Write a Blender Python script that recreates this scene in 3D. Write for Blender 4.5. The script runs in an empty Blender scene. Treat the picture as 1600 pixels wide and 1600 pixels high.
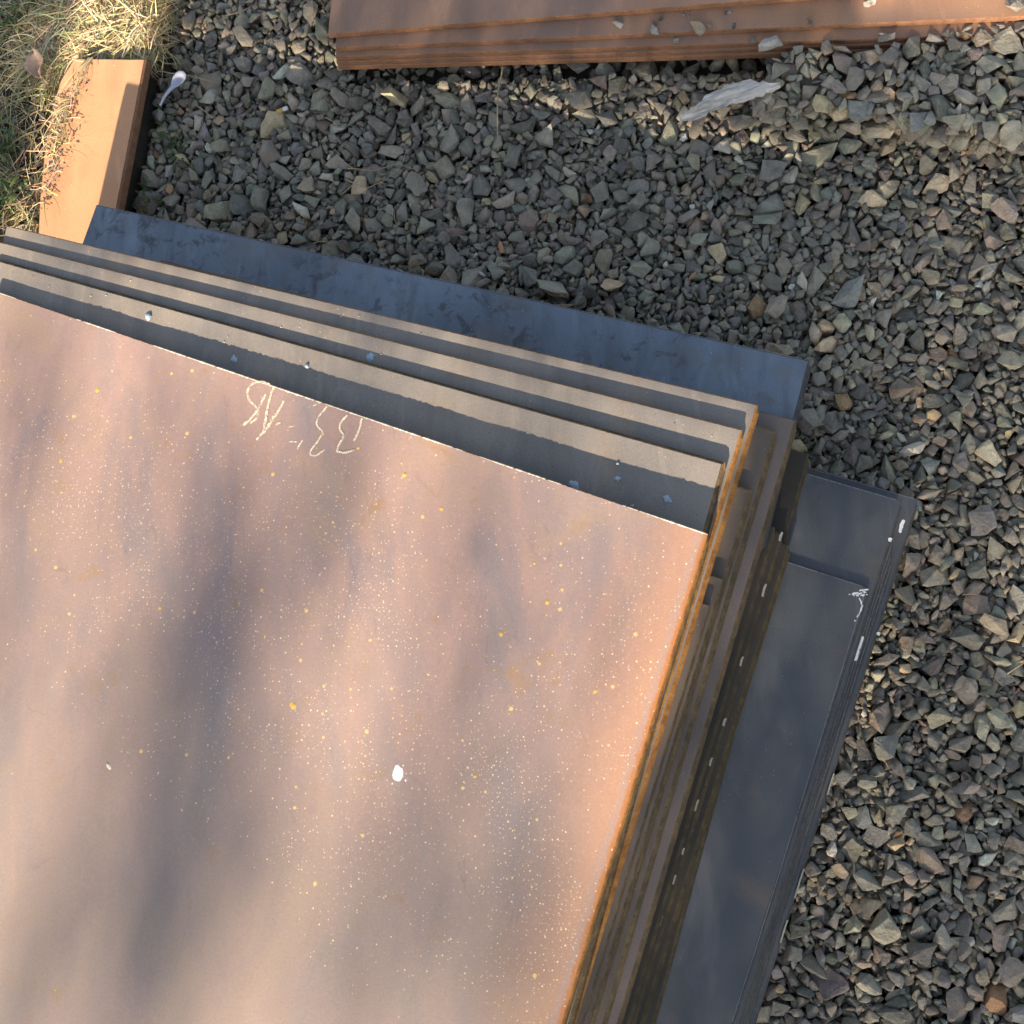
import bpy, bmesh, math, random
import numpy as np
from mathutils import Vector, Matrix, noise as mnoise

random.seed(7)
rng = np.random.default_rng(7)
scene = bpy.context.scene
COL = scene.collection

# ------------------------------------------------------------------ camera
F, CX, NU, NV, H = 1677.0, 800.0, 1080.0, 1120.0, 1.70     # focal length, centre and nadir in 1600 px units, camera height in m
_d = Vector((NU - CX, -(NV - CX), -F)).normalized()
CAM_R = _d.rotation_difference(Vector((0, 0, -1))).to_matrix()
cam_data = bpy.data.cameras.new('camera')
cam_data.sensor_width = 36.0
cam_data.lens = 36.0 * F / 1600.0
cam_data.clip_start = 0.02
cam_data.clip_end = 500.0
cam = bpy.data.objects.new('camera', cam_data)
cam.matrix_world = Matrix.Translation((0, 0, H)) @ CAM_R.to_4x4()
COL.objects.link(cam)
scene.camera = cam

# ------------------------------------------------------------------ light
SUN_AZ, SUN_EL = math.radians(14.0), math.radians(24.5)     # shadows run towards +y, turned 14 degrees to +x
S = Vector((-math.sin(SUN_AZ) * math.cos(SUN_EL), -math.cos(SUN_AZ) * math.cos(SUN_EL), math.sin(SUN_EL)))
world = bpy.data.worlds.new('World')
scene.world = world
world.use_nodes = True
wn = world.node_tree.nodes
sky = wn.new('ShaderNodeTexSky')
sky.sky_type = 'NISHITA'
sky.sun_disc = False
sky.sun_elevation = SUN_EL
sky.sun_rotation = math.radians(194.0)
bg = wn['Background']
bg.inputs['Strength'].default_value = 0.082
hs = wn.new('ShaderNodeHueSaturation')                      # hazier, whiter sky than the clear-air model
hs.inputs['Saturation'].default_value = 0.68
world.node_tree.links.new(sky.outputs[0], hs.inputs['Color'])
world.node_tree.links.new(hs.outputs[0], bg.inputs[0])
sun_data = bpy.data.lights.new('sun', 'SUN')
sun_data.energy = 5.0
sun_data.angle = math.radians(0.55)
sun_data.color = (1.0, 0.82, 0.61)
sun = bpy.data.objects.new('sun', sun_data)
sun.rotation_euler = S.to_track_quat('Z', 'Y').to_euler()
COL.objects.link(sun)
scene.view_settings.view_transform = 'Standard'
scene.view_settings.look = 'None'
scene.view_settings.gamma = 1.0
scene.view_settings.use_curve_mapping = False
scene.view_settings.exposure = 1.46


# ------------------------------------------------------------------ helpers
def at(px, py, z=0.0):
    """World point on the level z (or on the plate plane z = (point, normal, lift)) that stands at this place of the photograph (1600 px units)."""
    d = CAM_R @ Vector((px - CX, -(py - CX), -F))
    if isinstance(z, tuple):
        o_ = Vector((0, 0, H))
        c_ = z[0] + Vector((0, 0, z[2]))
        return o_ + d * ((c_ - o_).dot(z[1]) / d.dot(z[1]))
    return Vector((0, 0, H)) + d * ((z - H) / d.z)


def obj(name, me, mat=None, parent=None, loc=None, **props):
    if mat is not None:
        for m in (mat if isinstance(mat, (list, tuple)) else [mat]):
            me.materials.append(m)
    o = bpy.data.objects.new(name, me)
    COL.objects.link(o)
    if parent is not None:
        o.parent = parent
        if loc is not None:
            o.location = Vector(loc) - parent.location
        else:
            o.location = -parent.location
    elif loc is not None:
        o.location = loc
    for k, v in props.items():
        o[k] = v
    return o


def pydata(name, v, f, smooth=False):
    me = bpy.data.meshes.new(name)
    me.from_pydata([tuple(p) for p in v], [], f)
    if smooth:
        me.polygons.foreach_set('use_smooth', [True] * len(me.polygons))
    me.update()
    return me


class NT:
    """Small node-tree helper."""
    def __init__(self, name):
        self.m = bpy.data.materials.new(name)
        self.m.use_nodes = True
        self.t = self.m.node_tree
        self.b = self.t.nodes['Principled BSDF']
        self.tc = self.t.nodes.new('ShaderNodeTexCoord')

    def link(self, a, b):
        self.t.links.new(a, b)

    def node(self, kind, **kw):
        n = self.t.nodes.new('ShaderNode' + kind)
        for k, v in kw.items():
            setattr(n, k, v)
        return n

    def inp(self, sock, val):
        if hasattr(val, 'is_linked') or hasattr(val, 'links'):
            self.link(val, sock)
        else:
            if isinstance(val, tuple) and len(val) == 3 and len(sock.default_value) == 4:
                val = (*val, 1.0)
            sock.default_value = val

    def mapping(self, scale=(1, 1, 1), rot=0.0, loc=(0, 0, 0)):
        n = self.node('Mapping')
        n.inputs['Scale'].default_value = scale
        n.inputs['Rotation'].default_value = (0, 0, rot)
        n.inputs['Location'].default_value = loc
        self.link(self.tc.outputs['Object'], n.inputs['Vector'])
        return n.outputs[0]

    def noise(self, scale, detail=4, rough=0.55, dist=0.0, vec=None):
        n = self.node('TexNoise')
        n.inputs['Scale'].default_value = scale
        n.inputs['Detail'].default_value = detail
        n.inputs['Roughness'].default_value = rough
        n.inputs['Distortion'].default_value = dist
        self.link(vec if vec is not None else self.tc.outputs['Object'], n.inputs['Vector'])
        return n.outputs[0]

    def ramp(self, fac, stops):
        n = self.node('ValToRGB')
        e = n.color_ramp.elements
        while len(e) < len(stops):
            e.new(0.5)
        for el, (p, c) in zip(e, stops):
            el.position = p
            el.color = (*c, 1.0) if isinstance(c, tuple) else (c, c, c, 1.0)
        self.inp(n.inputs[0], fac)
        return n.outputs[0]

    def mix(self, fac, a, b, mode='MIX'):
        n = self.node('MixRGB', blend_type=mode)
        self.inp(n.inputs[0], fac)
        self.inp(n.inputs[1], a)
        self.inp(n.inputs[2], b)
        return n.outputs[0]

    def math(self, op, a, b=0.0, clamp=False):
        n = self.node('Math', operation=op, use_clamp=clamp)
        self.inp(n.inputs[0], a)
        self.inp(n.inputs[1], b)
        return n.outputs[0]

    def maprange(self, v, a, b, c=0.0, d=1.0):
        n = self.node('MapRange')
        self.inp(n.inputs[0], v)
        for i, x in enumerate((a, b, c, d)):
            n.inputs[1 + i].default_value = x
        return n.outputs[0]

    def bump(self, h, strength=0.3, dist=0.001):
        n = self.node('Bump')
        n.inputs['Strength'].default_value = strength
        n.inputs['Distance'].default_value = dist
        self.link(h, n.inputs['Height'])
        self.link(n.outputs[0], self.b.inputs['Normal'])

    def voronoi(self, scale, vec=None, rnd=1.0):
        n = self.node('TexVoronoi', voronoi_dimensions='2D')
        n.inputs['Scale'].default_value = scale
        n.inputs['Randomness'].default_value = rnd
        self.link(vec if vec is not None else self.tc.outputs['Object'], n.inputs['Vector'])
        return n.outputs['Distance'], n.outputs['Color']

    def dots(self, scale, radius, density, vec=None):
        """0..1 mask of round dots of uneven size; density is a socket or number 0..1."""
        dist, colr = self.voronoi(scale, vec)
        sep = self.node('SeparateColor')
        self.link(colr, sep.inputs[0])
        rad = self.math('MULTIPLY', self.math('POWER', sep.outputs[1], 2.0), radius)
        rad = self.math('ADD', rad, radius * 0.35)
        on = self.math('LESS_THAN', sep.outputs[0], density)
        inside = self.maprange(self.math('DIVIDE', dist, rad), 0.7, 1.05, 1.0, 0.0)
        return self.math('MULTIPLY', inside, on)

    def out(self, color, rough=0.5, metallic=0.0, spec=0.5):
        self.inp(self.b.inputs['Base Color'], color)
        self.inp(self.b.inputs['Roughness'], rough)
        self.b.inputs['Metallic'].default_value = metallic
        self.b.inputs['Specular IOR Level'].default_value = spec
        return self.m


# ------------------------------------------------------------------ materials
def mat_plain(name, c, rough=0.7, var=0.25, scale=60.0, spec=0.4, bump=0.0):
    n = NT(name)
    f = n.noise(scale, 4)
    colr = n.mix(f, tuple(x * (1 - var) for x in c), tuple(min(1, x * (1 + var)) for x in c))
    if bump:
        n.bump(n.noise(scale * 3, 3), bump, 0.001)
    return n.out(colr, rough, 0.0, spec)


def mat_scale(name, c1, c2, c3, stain, stain_amt=0.35, rough=(0.32, 0.55), spec=0.6, metallic=0.0, seed=0.0, blot=None):
    """Hot-rolled steel face: mottled mill scale, drip streaks, rust bloom, fine grain."""
    n = NT(name)
    loc = (seed * 3.1, seed * 1.7, 0)
    v = n.mapping((1, 1, 1), 0, loc)
    vs = n.mapping((7.0, 1.1, 1), math.radians(-14), loc)
    base = n.ramp(n.noise(2.6, 5, 0.6, 0.6, v), [(0.30, c1), (0.52, c2), (0.72, c3)])
    streak = n.maprange(n.noise(2.2, 4, 0.6, 0.2, vs), 0.48, 0.70)
    base = n.mix(n.math('MULTIPLY', streak, 0.45), base, tuple(x * 0.62 for x in c1))
    st = n.maprange(n.noise(9.0, 6, 0.65, 0.4, v), 0.53, 0.70)
    base = n.mix(n.math('MULTIPLY', st, stain_amt), base, stain)
    if blot:
        bm = n.maprange(n.noise(30.0, 6, 0.72, 0.5, v), 0.53, 0.61)
        reg = n.maprange(n.noise(4.0, 3, 0.5, 0.0, v), 0.44, 0.56)
        base = n.mix(n.math('MULTIPLY', n.math('MULTIPLY', bm, reg), 0.80), base, blot)
        run = n.maprange(n.noise(3.0, 5, 0.7, 0.3, n.mapping((9.0, 1.6, 1), math.radians(-12), loc)), 0.50, 0.66)
        base = n.mix(n.math('MULTIPLY', run, 0.40), base, tuple(x * 1.3 for x in blot))
        bloom = n.maprange(n.noise(15.0, 5, 0.7, 0.5, n.mapping((1, 1, 1), 0, (7.7, 3.3, 0))), 0.60, 0.70)
        base = n.mix(n.math('MULTIPLY', bloom, 0.55), base, (0.125, 0.105, 0.080))
    fine = n.noise(420.0, 3, 0.7, 0, v)
    base = n.mix(0.28, base, n.ramp(fine, [(0.3, 0.25), (0.7, 0.78)]), 'OVERLAY')
    specks = n.dots(110.0, 0.10, n.maprange(n.noise(7.0, 3, 0.5, 0, v), 0.45, 0.75, 0.0, 0.35), v)
    base = n.mix(n.math('MULTIPLY', specks, 0.55), base, tuple(min(1, x * 2.2 + 0.05) for x in c2))
    pits = n.dots(150.0, 0.13, n.maprange(n.noise(6.0, 4, 0.6, 0, v), 0.42, 0.70, 0.0, 0.40), v)
    base = n.mix(n.math('MULTIPLY', pits, 0.55), base, tuple(x * 0.4 for x in c1))
    smear = n.maprange(n.noise(5.0, 5, 0.65, 0.8, n.mapping((3.5, 1.0, 1), math.radians(65), loc)), 0.55, 0.72)
    base = n.mix(n.math('MULTIPLY', smear, 0.30), base, tuple(min(1, x * 1.5 + 0.02) for x in c3))
    r = n.maprange(n.noise(14.0, 4, 0.6, 0, v), 0.3, 0.7, rough[0], rough[1])
    n.bump(n.noise(260.0, 4, 0.7, 0, v), 0.12, 0.0006)
    return n.out(base, r, metallic, spec)


def mat_edge(name, c1, c2, c3, rough=0.8):
    """Rusty cut edge: streaks along the plate, pitted."""
    n = NT(name)
    f = n.noise(55.0, 6, 0.7, 0.4)
    g = n.noise(9.0, 4, 0.6)
    base = n.ramp(n.math('ADD', n.math('MULTIPLY', f, 0.65), n.math('MULTIPLY', g, 0.35)), [(0.34, c1), (0.5, c2), (0.66, c3)])
    pits = n.maprange(n.noise(330.0, 2, 0.6), 0.56, 0.68)
    base = n.mix(n.math('MULTIPLY', pits, 0.5), base, tuple(x * 0.45 for x in c1))
    n.bump(n.noise(190.0, 4, 0.7), 0.5, 0.0015)
    return n.out(base, rough, 0.0, 0.3)


def mat_top_plate(nrm):
    """Weathered face of the top plate: pink-brown scale, ochre blooms, drifts of pale speckle, rust towards its right edge."""
    n = NT('weathered_top_face')
    v = n.tc.outputs['Object']
    vs = n.mapping((2.6, 0.8, 1), math.radians(-12))
    base = n.ramp(n.noise(2.1, 5, 0.55, 0.5, vs), [(0.28, (0.235, 0.178, 0.170)), (0.43, (0.330, 0.232, 0.208)), (0.58, (0.400, 0.272, 0.232)), (0.75, (0.270, 0.225, 0.225))])
    grey = n.maprange(n.noise(3.3, 5, 0.6, 0.7, vs), 0.50, 0.68)
    base = n.mix(n.math('MULTIPLY', grey, 0.65), base, (0.215, 0.205, 0.225))
    och = n.maprange(n.noise(4.5, 6, 0.65, 0.6, v), 0.53, 0.70)
    base = n.mix(n.math('MULTIPLY', och, 0.55), base, (0.410, 0.290, 0.190))
    blot = n.maprange(n.noise(13.0, 5, 0.7, 0.3, v), 0.60, 0.70)
    base = n.mix(n.math('MULTIPLY', blot, 0.6), base, (0.36, 0.22, 0.09))
    drk = n.maprange(n.noise(11.0, 6, 0.7, 1.5, vs), 0.60, 0.74)
    base = n.mix(n.math('MULTIPLY', drk, 0.35), base, (0.15, 0.125, 0.120))
    dl = n.node('VectorMath', operation='DOT_PRODUCT')
    n.link(v, dl.inputs[0])
    dl.inputs[1].default_value = AWAY
    far_w = n.math('ADD', dl.outputs['Value'], n.math('MULTIPLY', n.math('SUBTRACT', n.noise(3.0, 4, 0.6, 0.4, v), 0.5), 0.5))
    base = n.mix(n.maprange(far_w, 0.18, 0.62, 0.0, 0.55), base, (0.285, 0.238, 0.205))
    # faint scuffs and dried run marks
    for sc_, dst, seed_, amt, colr in ((2.6, 1.8, 3.0, 0.30, (0.12, 0.10, 0.10)), (4.2, 2.6, 9.0, 0.28, (0.46, 0.36, 0.28)), (9.0, 1.2, 14.0, 0.25, (0.14, 0.11, 0.10))):
        vv_ = n.mapping((1.6, 0.55, 1), math.radians(-10 + seed_), (seed_, seed_ * 0.7, 0))
        ln = n.maprange(n.math('ABSOLUTE', n.math('SUBTRACT', n.noise(sc_, 3, 0.5, dst, vv_), 0.5)), 0.0, 0.007, 1.0, 0.0)
        reg = n.maprange(n.noise(5.5, 4, 0.65, 0.5, n.mapping((1, 1, 1), 0, (seed_ * 2, 0, 0))), 0.54, 0.66)
        base = n.mix(n.math('MULTIPLY', n.math('MULTIPLY', ln, reg), amt), base, colr)
    # rust that creeps in from the right edge
    dt = n.node('VectorMath', operation='DOT_PRODUCT')
    n.link(v, dt.inputs[0])
    dt.inputs[1].default_value = nrm
    wob = n.math('MULTIPLY', n.math('SUBTRACT', n.noise(6.0, 4, 0.6, 0.3, v), 0.5), 0.10)
    wob2 = n.math('MULTIPLY', n.math('SUBTRACT', n.noise(60.0, 4, 0.6, 0.3, v), 0.5), 0.012)
    dd = n.math('ADD', dt.outputs['Value'], wob)
    d2 = n.math('ADD', dt.outputs['Value'], wob2)
    fade = n.maprange(dd, 0.0, 0.12, 0.60, 0.0)
    base = n.mix(fade, base, (0.470, 0.240, 0.125))
    lil = n.math('MULTIPLY', n.maprange(d2, 0.020, 0.012), n.maprange(d2, 0.005, 0.008))
    base = n.mix(n.math('MULTIPLY', lil, 0.40), base, (0.330, 0.265, 0.255))
    rim = n.maprange(d2, 0.0075, 0.003)
    base = n.mix(n.math('MULTIPLY', rim, 0.85), base, (0.430, 0.170, 0.050))
    fine = n.noise(300.0, 4, 0.75, 0, v)
    base = n.mix(0.22, base, n.ramp(fine, [(0.3, 0.25), (0.7, 0.75)]), 'OVERLAY')
    drift = n.noise(5.2, 5, 0.6, 0.9, v)
    side = n.math('ADD', n.math('MULTIPLY', dt.outputs['Value'], 0.27), n.math('MULTIPLY', dl.outputs['Value'], 0.78))
    side = n.math('ADD', side, n.math('MULTIPLY', n.math('SUBTRACT', n.noise(3.5, 3, 0.5, 0.3, v), 0.5), 0.28))
    keep = n.math('MULTIPLY', n.maprange(side, 0.64, 0.40), n.maprange(dl.outputs['Value'], 0.02, 0.16, 0.12, 1.0))
    dens = n.math('MULTIPLY', n.maprange(drift, 0.42, 0.60, 0.10, 0.85), keep)
    s1 = n.dots(175.0, 0.15, dens, v)
    s2 = n.dots(100.0, 0.105, n.math('MULTIPLY', n.maprange(drift, 0.40, 0.58, 0.12, 0.85), keep), v)
    s3 = n.dots(30.0, 0.075, n.math('MULTIPLY', n.maprange(n.noise(4.0, 2, 0.5, 0, v), 0.38, 0.60, 0.08, 0.50), n.math('ADD', n.math('MULTIPLY', keep, 0.9), 0.06)), v)
    base = n.mix(n.math('MULTIPLY', s1, 0.75), base, (0.74, 0.61, 0.44))
    base = n.mix(n.math('MULTIPLY', s2, 0.85), base, (0.86, 0.69, 0.43))
    base = n.mix(n.math('MULTIPLY', s3, 0.9), base, (0.74, 0.50, 0.20))
    r = n.maprange(n.noise(8.0, 5, 0.6, 0.4, vs), 0.3, 0.7, 0.42, 0.66)
    n.bump(n.noise(220.0, 4, 0.7, 0, v), 0.15, 0.0006)
    return n.out(base, r, 0.0, 0.45)


M = {}
M['lit_face'] = mat_scale('tan_mill_scale', (0.185, 0.178, 0.172), (0.245, 0.222, 0.200), (0.295, 0.255, 0.215), (0.320, 0.235, 0.150), 0.40, (0.45, 0.62), 0.22, seed=1.0)
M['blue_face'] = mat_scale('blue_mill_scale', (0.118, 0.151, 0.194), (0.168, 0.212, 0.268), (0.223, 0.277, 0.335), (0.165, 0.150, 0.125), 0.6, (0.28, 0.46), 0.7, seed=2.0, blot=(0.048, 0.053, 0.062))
M['brown_face'] = mat_scale('brown_mill_scale', (0.126, 0.095, 0.072), (0.171, 0.133, 0.102), (0.205, 0.160, 0.130), (0.250, 0.170, 0.085), 0.4, (0.40, 0.60), 0.45, seed=3.0)
M['lilac_face'] = mat_scale('lilac_brown_mill_scale', (0.158, 0.126, 0.107), (0.190, 0.149, 0.129), (0.208, 0.163, 0.142), (0.280, 0.190, 0.105), 0.25, (0.40, 0.58), 0.5, seed=4.0)
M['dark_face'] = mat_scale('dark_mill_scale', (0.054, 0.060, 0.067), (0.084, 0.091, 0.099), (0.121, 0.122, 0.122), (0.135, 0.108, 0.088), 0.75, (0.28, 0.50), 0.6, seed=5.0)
M['rust_face'] = mat_scale('red_rusted_face', (0.249, 0.170, 0.136), (0.323, 0.201, 0.141), (0.410, 0.231, 0.131), (0.250, 0.185, 0.170), 0.6, (0.55, 0.75), 0.35, seed=6.0)
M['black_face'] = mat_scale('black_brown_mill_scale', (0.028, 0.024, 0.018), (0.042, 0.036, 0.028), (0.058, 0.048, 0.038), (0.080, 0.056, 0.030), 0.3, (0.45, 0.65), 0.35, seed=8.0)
M['orange_face'] = mat_scale('orange_rusted_face', (0.520, 0.270, 0.150), (0.580, 0.308, 0.164), (0.620, 0.353, 0.198), (0.600, 0.360, 0.190), 0.4, (0.6, 0.8), 0.3, seed=7.0)
M['orange_edge'] = mat_edge('orange_rust_edge', (0.170, 0.072, 0.021), (0.332, 0.149, 0.036), (0.459, 0.230, 0.064))
M['brown_edge'] = mat_edge('brown_rust_edge', (0.062, 0.045, 0.026), (0.125, 0.087, 0.047), (0.245, 0.158, 0.066))
M['olive_edge'] = mat_edge('olive_rust_edge', (0.032, 0.025, 0.014), (0.060, 0.046, 0.024), (0.115, 0.080, 0.034))
M['grey_edge'] = mat_edge('dark_grey_edge', (0.042, 0.042, 0.044), (0.066, 0.066, 0.068), (0.095, 0.090, 0.086), 0.6)
M['red_edge'] = mat_edge('red_rust_edge', (0.190, 0.090, 0.050), (0.280, 0.140, 0.075), (0.360, 0.180, 0.085))
M['burr'] = mat_plain('bright_cut_burr', (0.46, 0.40, 0.33), 0.55, 0.35, 300.0)
def mat_chalk():
    n = NT('worn_cream_chalk')
    g = n.math('ADD', n.noise(900.0, 3, 0.7), n.math('MULTIPLY', n.noise(160.0, 3, 0.6), 0.6))
    n.link(n.maprange(g, 0.66, 0.80), n.b.inputs['Alpha'])
    return n.out((0.80, 0.72, 0.54), 0.95, 0.0, 0.1)


M['chalk'] = mat_chalk()
M['white_paint'] = mat_plain('white_paint', (0.82, 0.82, 0.80), 0.55, 0.08, 200.0)
M['cream_paint'] = mat_plain('dirty_cream_paint', (0.36, 0.34, 0.28), 0.7, 0.2, 200.0)
M['blue_chip'] = mat_plain('pale_blue_chip', (0.32, 0.42, 0.50), 0.6, 0.3, 300.0)


# ------------------------------------------------------------------ steel plates
def rings_mesh(name, outline, thick, bevel, flare=0.0, right=None, tilt=None):
    """Plate from a CCW outline (2-D, local, top at z = 0): flat top, chamfer, side, chamfer, bottom. Slot 0 faces, slot 1 edges."""
    P = [Vector((p[0], p[1])) for p in outline]
    N = len(P)
    inner, fl = [], []
    for i in range(N):
        a, b, c = P[i - 1], P[i], P[(i + 1) % N]
        n1 = Vector((-(b - a).y, (b - a).x)).normalized()
        n2 = Vector((-(c - b).y, (c - b).x)).normalized()
        m = n1 + n2
        m = m / max(0.6, m.length_squared / 2)
        inner.append(b + m * bevel)
        out_n = -(n1 + n2).normalized()
        fl.append(out_n * flare if right is not None and out_n.dot(right) > 0.75 else Vector((0, 0)))
    jz = [(p[2] if len(p) > 2 else 0.0) for p in outline]
    V = [(p.x, p.y, 0.0) for p in inner] + [(p.x + q.x * 0.3, p.y + q.y * 0.3, -bevel + j) for p, q, j in zip(P, fl, jz)] + \
        [(p.x + q.x, p.y + q.y, -thick + bevel) for p, q in zip(P, fl)] + [(p.x, p.y, -thick) for p in inner]
    if tilt is not None:
        V = [(x, y, z + tilt[0] * x + tilt[1] * y) for x, y, z in V]
    Fc = [list(range(N))]
    for k in range(3):
        for i in range(N):
            j = (i + 1) % N
            Fc.append([k * N + i, (k + 1) * N + i, (k + 1) * N + j, k * N + j])
    Fc.append(list(range(4 * N - 1, 3 * N - 1, -1)))
    me = pydata(name, V, Fc)
    mi = [0] + [1] * (3 * N) + [0]
    me.polygons.foreach_set('material_index', mi)
    return me


def jag_line(a, b, step, amp, seed, ampz=0.0):
    """Points from a to b (b left out) with a rough cut's small unevenness."""
    L = (b - a).length
    n = max(2, int(L / step))
    t = (b - a) / L
    nm = Vector((-t.y, t.x))
    out = []
    for i in range(n):
        p = a + t * (L * i / n)
        e = 0.0 if i == 0 else amp * (mnoise.noise(Vector((i * 0.83, seed, 0))) + 0.35 * mnoise.noise(Vector((i * 0.21, seed, 5))))
        ez = 0.0 if i == 0 else ampz * (mnoise.noise(Vector((i * 0.9, seed, 9))) + 0.5 * mnoise.noise(Vector((i * 2.3, seed, 19))))
        q = p + nm * e
        out.append((q.x, q.y, ez))
    return out


PLANE = {}


def on(o, lift=0.0001):
    return (*PLANE[o.name], lift)


def plate(label, tr, tl, br, z, thick, face, edge, length=1.45, group=None, amp=0.0007, bevel=0.0016, seed=1, name='steel_plate', flare=0.004, ldir=None, zl=None):
    c, l, r = at(*tr, z), at(*tl, z if zl is None else zl), at(*br, z)
    v = (r - c).normalized()
    loc = c.copy()
    tilt = None
    if zl is not None:                                           # the plate lies a little lower at its left end
        u_, dz = (l - c).xy, l.z - c.z
        pv = Vector((-v.y, v.x))
        k_ = dz / u_.dot(pv)
        tilt = (pv.x * k_, pv.y * k_)
    A, B, D, E_ = Vector((0, 0)), (l - c).xy, (l - c + (ldir or v) * length).xy, (v * length).xy
    out = jag_line(A, B, 0.003, amp, seed, amp * 1.3)
    out += [(p[0], p[1]) for p in jag_line(B, D, 0.05, 0.0003, seed + 3)]
    out += [(p[0], p[1]) for p in jag_line(D, E_, 0.1, 0.0003, seed + 5)]
    out += [(p[0], p[1]) for p in jag_line(E_, A, 0.012, amp * 0.6, seed + 7)]
    me = rings_mesh(name, out, thick, bevel, flare, -(l - c).xy.normalized(), tilt)
    o = obj(name, me, [face, edge], None, loc, label=label, category='steel plate')
    t_ = tilt or (0, 0)
    PLANE[o.name] = (loc, Vector((-t_[0], -t_[1], 1)).normalized())
    if group:
        o['group'] = group
    return o


T = 0.0138
GM = 'steel plates of the main stack'
GB = 'dark plates of the lowest stack'
GR = 'rusty plates of the far stack'
_c, _r = at(1106, 834, 0.26), at(878, 1600, 0.26)
_v = (_r - _c).normalized()
NRM = Vector((_v.y, -_v.x, 0))
if NRM.x > 0:
    NRM = -NRM                                                   # points from the right edge into the plate
AWAY = tuple(_v)                                                 # from the far edge towards the viewer
M['top_face'] = mat_top_plate(tuple(NRM))

LD = (at(160, 316, 0.03) - at(205, 118, 0.03)).normalized()      # the left edges of the upper plates run this way
top = plate('top steel plate with pink-brown speckled face and chalk writing on it', (1106, 834), (-12, 453), (878, 1600), 0.26, 0.0074, M['top_face'], M['orange_edge'], 1.5, GM, 0.0008, 0.0010, 11, flare=0.003, ldir=LD, zl=0.2275)
plate('plate showing only as a rusty line directly under the speckled top plate', (1107, 846), (-8, 465), (881, 1600), 0.2445, 0.0074, M['lit_face'], M['brown_edge'], 1.5, GM, 0.0008, 0.0016, 12, flare=0.003, ldir=LD, zl=0.2195)
p1 = plate('tan plate with rounded edge, first step behind the top plate', (1133, 722), (-8, 403), (893, 1600), 0.229, 0.0074, M['lit_face'], M['brown_edge'], 1.5, GM, 0.0006, 0.0045, 13, flare=0.004, ldir=LD, zl=0.2150)
p2 = plate('tan plate with orange rusted side, second step behind the top plate', (1160, 671), (-3, 377), (883, 1600), 0.2145, 0.0074, M['lit_face'], M['orange_edge'], 1.5, GM, 0.0006, 0.0018, 14, flare=0.0048, ldir=LD, zl=0.2075)
p3 = plate('tan plate with bright orange side, last sunlit step before the blue plate', (1184, 632), (10, 352), (893, 1600), 0.200, 0.0074, M['lit_face'], M['orange_edge'], 1.6, GM, 0.0006, 0.0018, 15, flare=0.0052, ldir=LD)
plate('narrow grey plate set farthest back under the orange edges', (1109, 945), (200, 700), (897, 1640), 0.1855, T, M['brown_face'], M['brown_edge'], 1.2, GM, 0.0005, 0.0014, 16, flare=0.002)
plate('brown plate set back with a dark notch of shadow behind its corner', (1130, 904), (200, 640), (908, 1640), 0.171, T, M['brown_face'], M['brown_edge'], 1.25, GM, 0.0005, 0.0014, 17, flare=0.002)
plate('brown plate ending just below the large notch of shadow', (1175, 764), (300, 540), (924, 1600), 0.1565, T, M['brown_face'], M['brown_edge'], 1.3, GM, 0.0005, 0.0030, 18, flare=0.004)
plate('brown plate with olive edge beside the last orange edge', (1213, 672), (250, 430), (944, 1600), 0.142, T, M['brown_face'], M['brown_edge'], 1.4, GM, 0.0005, 0.0030, 19, flare=0.0045)
plate('lilac-brown plate with mustard edge, widest of the upper stack', (1244, 656), (250, 405), (966, 1600), 0.1275, T, M['lilac_face'], M['brown_edge'], 1.4, GM, 0.0005, 0.0022, 20, flare=0.005)
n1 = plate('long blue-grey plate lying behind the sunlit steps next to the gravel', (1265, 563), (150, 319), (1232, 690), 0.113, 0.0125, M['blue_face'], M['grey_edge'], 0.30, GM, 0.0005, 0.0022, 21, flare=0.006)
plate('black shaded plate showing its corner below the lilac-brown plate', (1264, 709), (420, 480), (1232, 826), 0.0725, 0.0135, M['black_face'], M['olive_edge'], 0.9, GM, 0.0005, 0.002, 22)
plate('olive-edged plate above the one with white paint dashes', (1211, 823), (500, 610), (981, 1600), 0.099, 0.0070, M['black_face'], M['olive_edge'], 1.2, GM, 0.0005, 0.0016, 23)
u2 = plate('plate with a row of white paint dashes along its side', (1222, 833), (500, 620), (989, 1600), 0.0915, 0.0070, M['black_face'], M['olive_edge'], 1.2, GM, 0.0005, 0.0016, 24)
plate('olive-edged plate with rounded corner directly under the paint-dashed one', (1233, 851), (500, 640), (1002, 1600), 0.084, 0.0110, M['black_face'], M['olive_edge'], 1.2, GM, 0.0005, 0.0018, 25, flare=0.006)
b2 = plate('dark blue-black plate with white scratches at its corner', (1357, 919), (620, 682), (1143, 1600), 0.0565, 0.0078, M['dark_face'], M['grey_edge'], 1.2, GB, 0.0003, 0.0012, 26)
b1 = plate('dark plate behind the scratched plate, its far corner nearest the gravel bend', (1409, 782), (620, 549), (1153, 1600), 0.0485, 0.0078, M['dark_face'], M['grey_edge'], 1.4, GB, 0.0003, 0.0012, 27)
lower = []
for i, (dx, dy, z, lab) in enumerate([
        (-3, 42, 0.0405, 'dark plate with a white paint dab, directly under the stained plate'),
        (2, 60, 0.0325, 'thin dark plate set back in the middle of the lowest stack'),
        (6, 80, 0.0245, 'thin dark plate deep in the lowest stack, above the two bottom ones'),
        (11, 96, 0.0165, 'dark plate second from the bottom of the lowest stack')]):
    lower.append(plate(lab, (1411 + dx - dy * 0.30, 783 + dy), (620 + dx, 549 + dy), (1156 + dx, 1600), z, 0.0078, M['dark_face'], M['grey_edge'], 1.4, GB, 0.0003, 0.0012, 28 + i))
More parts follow.
